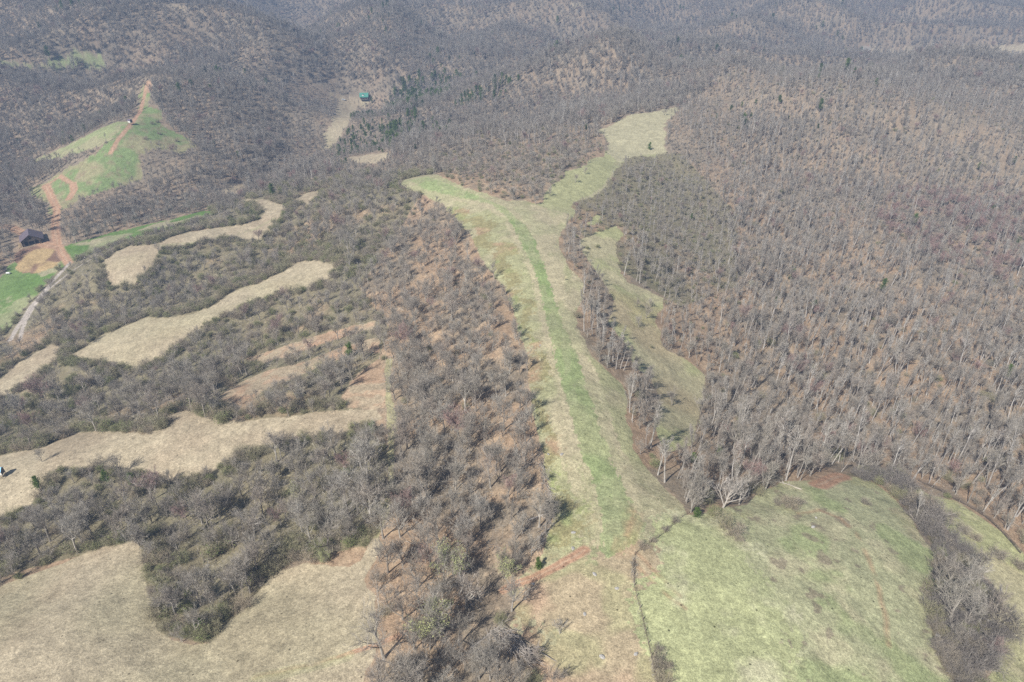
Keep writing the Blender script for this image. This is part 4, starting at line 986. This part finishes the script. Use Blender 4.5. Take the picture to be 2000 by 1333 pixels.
# white house behind the long ridge
hx, hy, hz = hit(1690, 99)
ho = tag(empty('farmhouse', (hx, hy, hz-.3), math.radians(-8)), 'tiny white house with grey roof beyond the long right ridge', 'house'); ho.scale = (.95,)*3
b = PB(); b.box(0, 0, 2.2, 12, 7, 4.6); b.prism([(-3.5, 4.5), (3.5, 4.5), (0, 6.6)], -6, 6, 'x'); part('wall', b, M['white'], ho)
b = PB(); b.prism([(-4, 4.3), (0, 6.8), (0, 7.0), (-4, 4.5)], -6.4, 6.4, 'x'); b.prism([(4, 4.3), (4, 4.5), (0, 7.01), (0, 6.81)], -6.4, 6.4, 'x'); rf = part('roof', b, M['post'], ho); b = PB(); b.box(2.5, 0, 7.1, .9, .9, 1.6); part('chimney', b, M['redroof'], rf)
for xx in (-4, -1.5, 3.5):
    b = PB(); b.box(xx, -3.53, 2.4, 1.2, .06, 1.4); part('window', b, M['glass'], ho)
b = PB(); b.box(1, -3.53, 1.3, 1.1, .06, 2.3); part('door', b, M['darkwood'], ho)

def blind(u, v, rz, sc_, roofm, wallm, sidem, label):
    x, y, z = hit(u, v)
    r_ = tag(empty('hunting_blind', (x, y, z), rz), label, 'hunting blind'); r_.scale = (sc_,)*3
    b = PB(); b.box(0, -.95, 2.5, 2.4, .08, 1.5); part('front_wall', b, wallm, r_)
    b = PB(); b.box(-1.17, 0, 2.5, .08, 1.82, 1.5); b.box(1.17, 0, 2.5, .08, 1.82, 1.5); b.box(0, .95, 2.5, 2.4, .08, 1.5)
    b.prism([(-.98, 3.25), (.98, 3.25), (0, 4.0)], 1.12, 1.2, 'x'); b.prism([(-.98, 3.25), (.98, 3.25), (0, 4.0)], -1.2, -1.12, 'x'); part('side_wall', b, sidem, r_)
    b = PB(); b.prism([(-1.25, 3.1), (0, 4.02), (0, 4.1), (-1.25, 3.18)], -1.4, 1.4, 'x'); b.prism([(1.25, 3.1), (1.25, 3.18), (0, 4.105), (0, 4.025)], -1.4, 1.4, 'x'); part('roof', b, roofm, r_)
    b = PB(); b.box(0, 0, 1.7, 2.5, 2.1, .1); part('platform', b, M['post'], r_)
    b = PB(); b.box(.2, -1.0, 2.75, .8, .04, .35); part('window', b, M['gap'], r_)  # black panel painted as the shade within the window slot
    for sx in (-1, 1):
        for sy in (-1, 1):
            b = PB(); b.bar((sx*1.35, sy*1.1, -.2), (sx*1.12, sy*.95, 1.65), .07); part('leg', b, M['post'], r_)
    b = PB(); b.bar((-1.3, -1.05, .1), (1.15, -.97, 1.6), .04); b.bar((1.3, -1.05, .1), (-1.15, -.97, 1.6), .04); b.bar((1.32, -1.05, .1), (1.15, .95, 1.6), .04); b.bar((1.32, 1.05, .1), (1.15, -.95, 1.6), .04); part('brace', b, M['post'], r_)
    return r_
blind(3, 933, math.radians(10), 1.0, M['blueroof'], M['white'], M['oldwood'], 'small hunting blind on legs with sky-blue roof at the left edge')
blind(256, 244, math.radians(-25), 1.1, M['barnroof'], M['white'], M['carblack'], 'dark blind with white front wall beside the dirt track on the hill')

def car(u, v, rz, mat, label):
    x, y, z = hit(u, v); r_ = tag(empty('parked_car', (x, y, z), rz), label, 'car')
    b = PB(); b.prism([(-2.3,.35),(2.3,.35),(2.35,.75),(1.9,.98),(-2.2,1.02),(-2.35,.8)], -.9, .9); part('body', b, mat, r_)
    b = PB(); b.prism([(-1.9,1.0),(1.0,.98),(.35,1.5),(-1.5,1.52)], -.78, .78); part('cabin', b, M['glass'], r_)
    b = PB(); b.box(-.55, 0, 1.55, 1.9, 1.4, .06); part('roof', b, mat, r_)
    for sx in (-1.45, 1.45):
        for sy in (-.88, .88):
            b = PB(); b.tube([Vector((sx, sy-.1, .34)), Vector((sx, sy, .34)), Vector((sx, sy+.1, .34))], [.34, .34, .34], 12); part('wheel', b, M['rubber'], r_)
car(652, 224, 1.2, M['carwhite'], 'white car parked at the dark edge of the creek field')
car(671, 196, .3, M['carwhite'], 'white car beside the bush up the valley from the cabin')
# livestock tank / white drum by the barnyard
x, y, z = hit(16.5, 536); t_ = tag(empty('water_tank', (x, y, z), .3), 'small white tank on the grass below the barn', 'tank')
b = PB(); b.tube([Vector((-.9, 0, .75)), Vector((0, 0, .75)), Vector((.9, 0, .75))], [.6, .62, .6], 14); part('tank', b, M['white'], t_)
b = PB(); b.box(-.6, 0, .15, .12, 1.0, .4); b.box(.6, 0, .15, .12, 1.0, .4); part('stand', b, M['post'], t_)

def rock_mesh(seed, sx, sy, sz):
    R = random.Random(seed); b = Buf(); n1, n2 = 8, 5
    for j in range(n2+1):
        ph = math.pi*(j/n2)
        for i in range(n1):
            th = 2*math.pi*i/n1; k = 1+R.uniform(-.22, .22)
            b.V.append(Vector((math.sin(ph)*math.cos(th)*sx*k, math.sin(ph)*math.sin(th)*sy*k, math.cos(ph)*sz*k*.9+sz*.25)))
    for j in range(n2):
        for i in range(n1): b.F.append((j*n1+i, j*n1+(i+1) % n1, (j+1)*n1+(i+1) % n1, (j+1)*n1+i))
    return b
for i, (u, v, s_, lb) in enumerate([(1120,1041,.4,'pale rock on the slope left of the strip end'),(1119,1072,.45,'white rock just above the red track'),(1177,1284,.5,'grey boulder with a dark shadow low on the knoll'),
  (1242,1278,.4,'narrow white rock on the knoll near the wire fence'),(1161,1122,.45,'largest white rock below the end of the red track'),(1205,1150,.4,'small rock on the reddish part of the knoll'),(1142,1200,.4,'small white rock in the middle of the knoll'),
  (1041,1141,.35,'small rock beside the red track'),(1097,888,.5,'pale rock on the reddish bank left of the strip'),(1071,888,.35,'small rock at the wood edge left of the strip'),(1588,1030,.5,'white slab lying in the middle of the upper pasture'),(1594,1012,.3,'small white rock above the slab on the pasture'),
  (1831,1242,.55,'white rock at the pasture edge by the gully, uppermost'),(1838,1259,.5,'white rock at the pasture edge by the gully, middle one'),(1846,1283,.55,'white outcrop at the pasture edge by the gully, lowest'),(1055,505+170,.3,'small pale rock on the upper bank left of the strip')]):
    x, y, z = hit(u, v); B_ = rock_mesh(i, s_*1.3, s_*.8, s_*.7); o = mesh_obj('rock', B_.V, B_.F, M['rock']); o.location = (x, y, z); o.rotation_euler = (0, 0, i*1.3); tag(o, lb, 'rock', 'pale rocks of the pastures')
# marker on the strip
x, y, z = hit(1104.5, 548); mk = tag(empty('marker_board', (x, y, z), .5), 'small yellow-white marker board standing on the tan side of the strip', 'marker')
b = PB(); b.bar((0, 0, -.2), (0, 0, 1.0), .05); part('post', b, M['darkwood'], mk); b = PB(); b.box(0, 0, 1.3, .9, .06, .9); part('board', b, simple('cream_board', (.75,.68,.4), var=.05), mk)

def fallen(u, v, L, r, rz, label, mat='dead', nb=7, seed=0, name='fallen_log', cat='log'):
    x, y, z = hit(u, v); R = random.Random(seed); t_ = tag(empty(name, (x, y, z), rz), label, cat)
    b = Buf(); pts = []
    for k in range(6):
        f = k/5-.5; px, py = f*L*math.cos(rz), f*L*math.sin(rz)
        pts.append(Vector((f*L, R.uniform(-.15, .15), float(hfun(x+px, y+py))-z+r*.8)))
    b.tube(pts, [r*(1.1-.6*k/5) for k in range(6)], 6); part('trunk', b, M[mat], t_)
    b = Buf()
    for k in range(nb):
        p, d = at(pts, R.uniform(.45, 1)); q = path(p, Vector((.6, R.choice((-1, 1))*R.uniform(.4, 1), R.uniform(.1, .8))), L*R.uniform(.12, .3), 3, R, .2, 0); b.tube(q, [r*.45, r*.35, r*.25, r*.12], 4)
    part('branches', b, M[mat], t_)
    return t_
fallen(1978, 897, 12, .28, 2.3, 'long pale fallen trunk in the right-edge woods', seed=1)
fallen(1540, 948, 7, .14, 2.5, 'thin pale fallen trunk lying on the top of the pasture', seed=2)
fallen(1057, 1008, 7, .2, .3, 'white fallen tree at the wood edge left of the strip', seed=3, nb=12)
fallen(1065, 990, 6, .14, 1.4, 'bleached limb lying along the wood edge above the white fallen tree', seed=4)
fallen(1060, 1045, 5, .14, .8, 'bleached limb below the white fallen tree', seed=5)
fallen(1683, 592, 14, .25, 2.7, 'pale fallen trunk across the middle of the right-hand woods', seed=6)
fallen(1500, 470, 12, .2, .2, 'pale fallen trunk high in the right-hand woods', seed=8)
fallen(955, 1240, 9, .2, .7, 'longest pale log at the left of the brush heap', seed=9, nb=9)
# brush heap at the wood corner
x, y, z = hit(1005, 1262); R = random.Random(5); bh = tag(empty('brush_heap', (x, y, z), 0), 'long heap of grey cut branches at the corner of the wood and the knoll', 'brush heap')
b = Buf()
a0 = hit(965, 1238); a1 = hit(1038, 1288)
for k in range(230):
    f = R.random(); bx, by = a0[0]+(a1[0]-a0[0])*f+R.gauss(0, 1.0), a0[1]+(a1[1]-a0[1])*f+R.gauss(0, .8); bz = float(hfun(bx, by))
    p = Vector((bx-x, by-y, bz-z+R.uniform(.1, 1.3))); a = R.gauss(-.9, .5); L = R.uniform(1.2, 4.0)
    q = path(p, Vector((math.cos(a), math.sin(a), R.uniform(-.1, .45))), L, 3, R, .12, 0); r0 = R.uniform(.03, .10); b.tube(q, [r0, r0*.8, r0*.6, r0*.3], 4)
part('branches', b, M['dead'], bh)
# wood-edge tangle left of the strip: one heap of windfall
bh = tag(empty('windfall_row', (0, 0, 0), 0), 'row of tangled grey windfall along the wood edge left of the strip', 'windfall'); b = Buf()
ln = towp([(1058,895),(1063,950),(1080,985),(1074,1020),(1062,1045),(1050,1075)], False)
bh.location = (float(ln[0][0]), float(ln[0][1]), float(hfun(*ln[0])))
for k in range(260):
    f = R.random()*(len(ln)-1.01); i = int(f); p2 = ln[i]+(ln[i+1]-ln[i])*(f-i); bx, by = p2[0]+R.gauss(0, .5), p2[1]+R.gauss(0, .5); bz = float(hfun(bx, by))
    p = Vector((bx, by, bz+R.uniform(.05, .6)))-bh.location; d = ln[i+1]-ln[i]; a = math.atan2(d[1], d[0])+R.gauss(0, .45); L = R.uniform(1, 3.2)
    q = path(p, Vector((math.cos(a), math.sin(a), R.uniform(-.05, .3))), L, 3, R, .12, 0); r0 = R.uniform(.025, .09); b.tube(q, [r0, r0*.8, r0*.6, r0*.3], 3)
part('branches', b, M['dead'], bh)

def fence(pix, spacing, label, rails=0, wires=4, hgt=1.2, lean=.06, pr=.07):
    ln = towp(pix, False, 6); d = np.r_[0, np.cumsum(np.hypot(*np.diff(ln, axis=0).T))]; n_ = int(d[-1]/spacing)
    ts = np.linspace(0, d[-1], n_+1); xs = np.interp(ts, d, ln[:, 0]); ys = np.interp(ts, d, ln[:, 1]); zs = hfun(xs, ys)
    r_ = tag(empty('fence', (float(xs[0]), float(ys[0]), float(zs[0])), 0), label, 'fence'); o0 = Vector(r_.location); R = random.Random(3)
    tops = []
    for x, y, z in zip(xs, ys, zs):
        p = Vector((x, y, z-.3))-o0; q = p+Vector((R.gauss(0, lean), R.gauss(0, lean), hgt+.3)); b = PB(); b.bar(p, q, pr, 5); part('post', b, M['post'], r_); tops.append((p, q))
    if wires:
        for k in range(wires):
            f = .35+.6*k/(wires-1); b = PB()
            for (p, q), (p2, q2) in zip(tops[:-1], tops[1:]): b.bar(p.lerp(q, f), p2.lerp(q2, f), .018, 3)
            part('wire', b, M['wire'], r_)
    for k in range(rails):
        b = PB(); f = .45+.45*k/max(1, rails-1)
        for (p, q), (p2, q2) in zip(tops[:-1], tops[1:]): b.bar(p.lerp(q, f), p2.lerp(q2, f+R.gauss(0, .05)), .085, 5)
        part('rail', b, M['oldwood'], r_)
    return r_
fence([(1240,1085),(1237,1110),(1238,1150),(1250,1190),(1258,1225),(1268,1265),(1276,1300),(1283,1340)], 2.6, 'sagging wire fence with grey posts running down to the bottom edge')
fence([(1240,1085),(1252,1072),(1275,1058),(1300,1040),(1325,1015),(1345,1003)], 2.6, 'short wire fence rising from the gateway to the woods')
fence([(1792,940),(1830,957),(1870,980),(1900,995),(1930,1015),(1960,1045),(1992,1082)], 2.4, 'old dark rail fence between the grassy lane and right-edge woods', rails=3, wires=0, hgt=1.3, lean=.15)
# weeds along the wire fence
ln = towp([(1240,1085),(1237,1110),(1238,1150),(1250,1190),(1258,1225),(1268,1265),(1276,1300),(1283,1345)], False)
b = Buf(); R = random.Random(8)
for k in range(1100):
    f = R.random()*(len(ln)-1.01); i = int(f); p2 = ln[i]+(ln[i+1]-ln[i])*(f-i); h_ = .9 if math.sin(f*.9)+math.sin(f*.37+1) > .2 else .35
    x_, y_ = p2[0]+R.gauss(0, .35), p2[1]+R.gauss(0, .35); p = Vector((x_, y_, float(hfun(x_, y_)))); b.spike(p, p+Vector((R.gauss(0, .3), R.gauss(0, .3), R.uniform(.3, 1.0)))*h_, .05, R)
o = mesh_obj('weeds', b.V, b.F, M['twig']); tag(o, 'dry weeds tangled along the wire fence', 'weeds', kind='stuff')

# ------------------------------------------------------------------ haze
def add_haze():
    me = bpy.data.meshes.new('haze'); x, y0, y1, z0, z1 = 3300, -400, 4200, -140, 126
    V = [(-x,y0,z0),(x,y0,z0),(x,y1,z0),(-x,y1,z0),(-x,y0,z1),(x,y0,z1),(x,y1,z1),(-x,y1,z1)]
    me.from_pydata(V, [], [(0,3,2,1),(4,5,6,7),(0,1,5,4),(1,2,6,5),(2,3,7,6),(3,0,4,7)]); me.update()
    m = bpy.data.materials.new('haze'); m.use_nodes = True; nt = m.node_tree; nt.nodes.clear()
    ou = nt.nodes.new('ShaderNodeOutputMaterial'); pv = nt.nodes.new('ShaderNodeVolumePrincipled')
    pv.inputs['Color'].default_value = (.28, .40, .61, 1); pv.inputs['Density'].default_value = 0.00050; pv.inputs['Anisotropy'].default_value = 0.0
    nt.links.new(pv.outputs[0], ou.inputs['Volume']); me.materials.append(m)
    o = bpy.data.objects.new('haze', me); COL.objects.link(o); tag(o, kind='stuff')
add_haze()
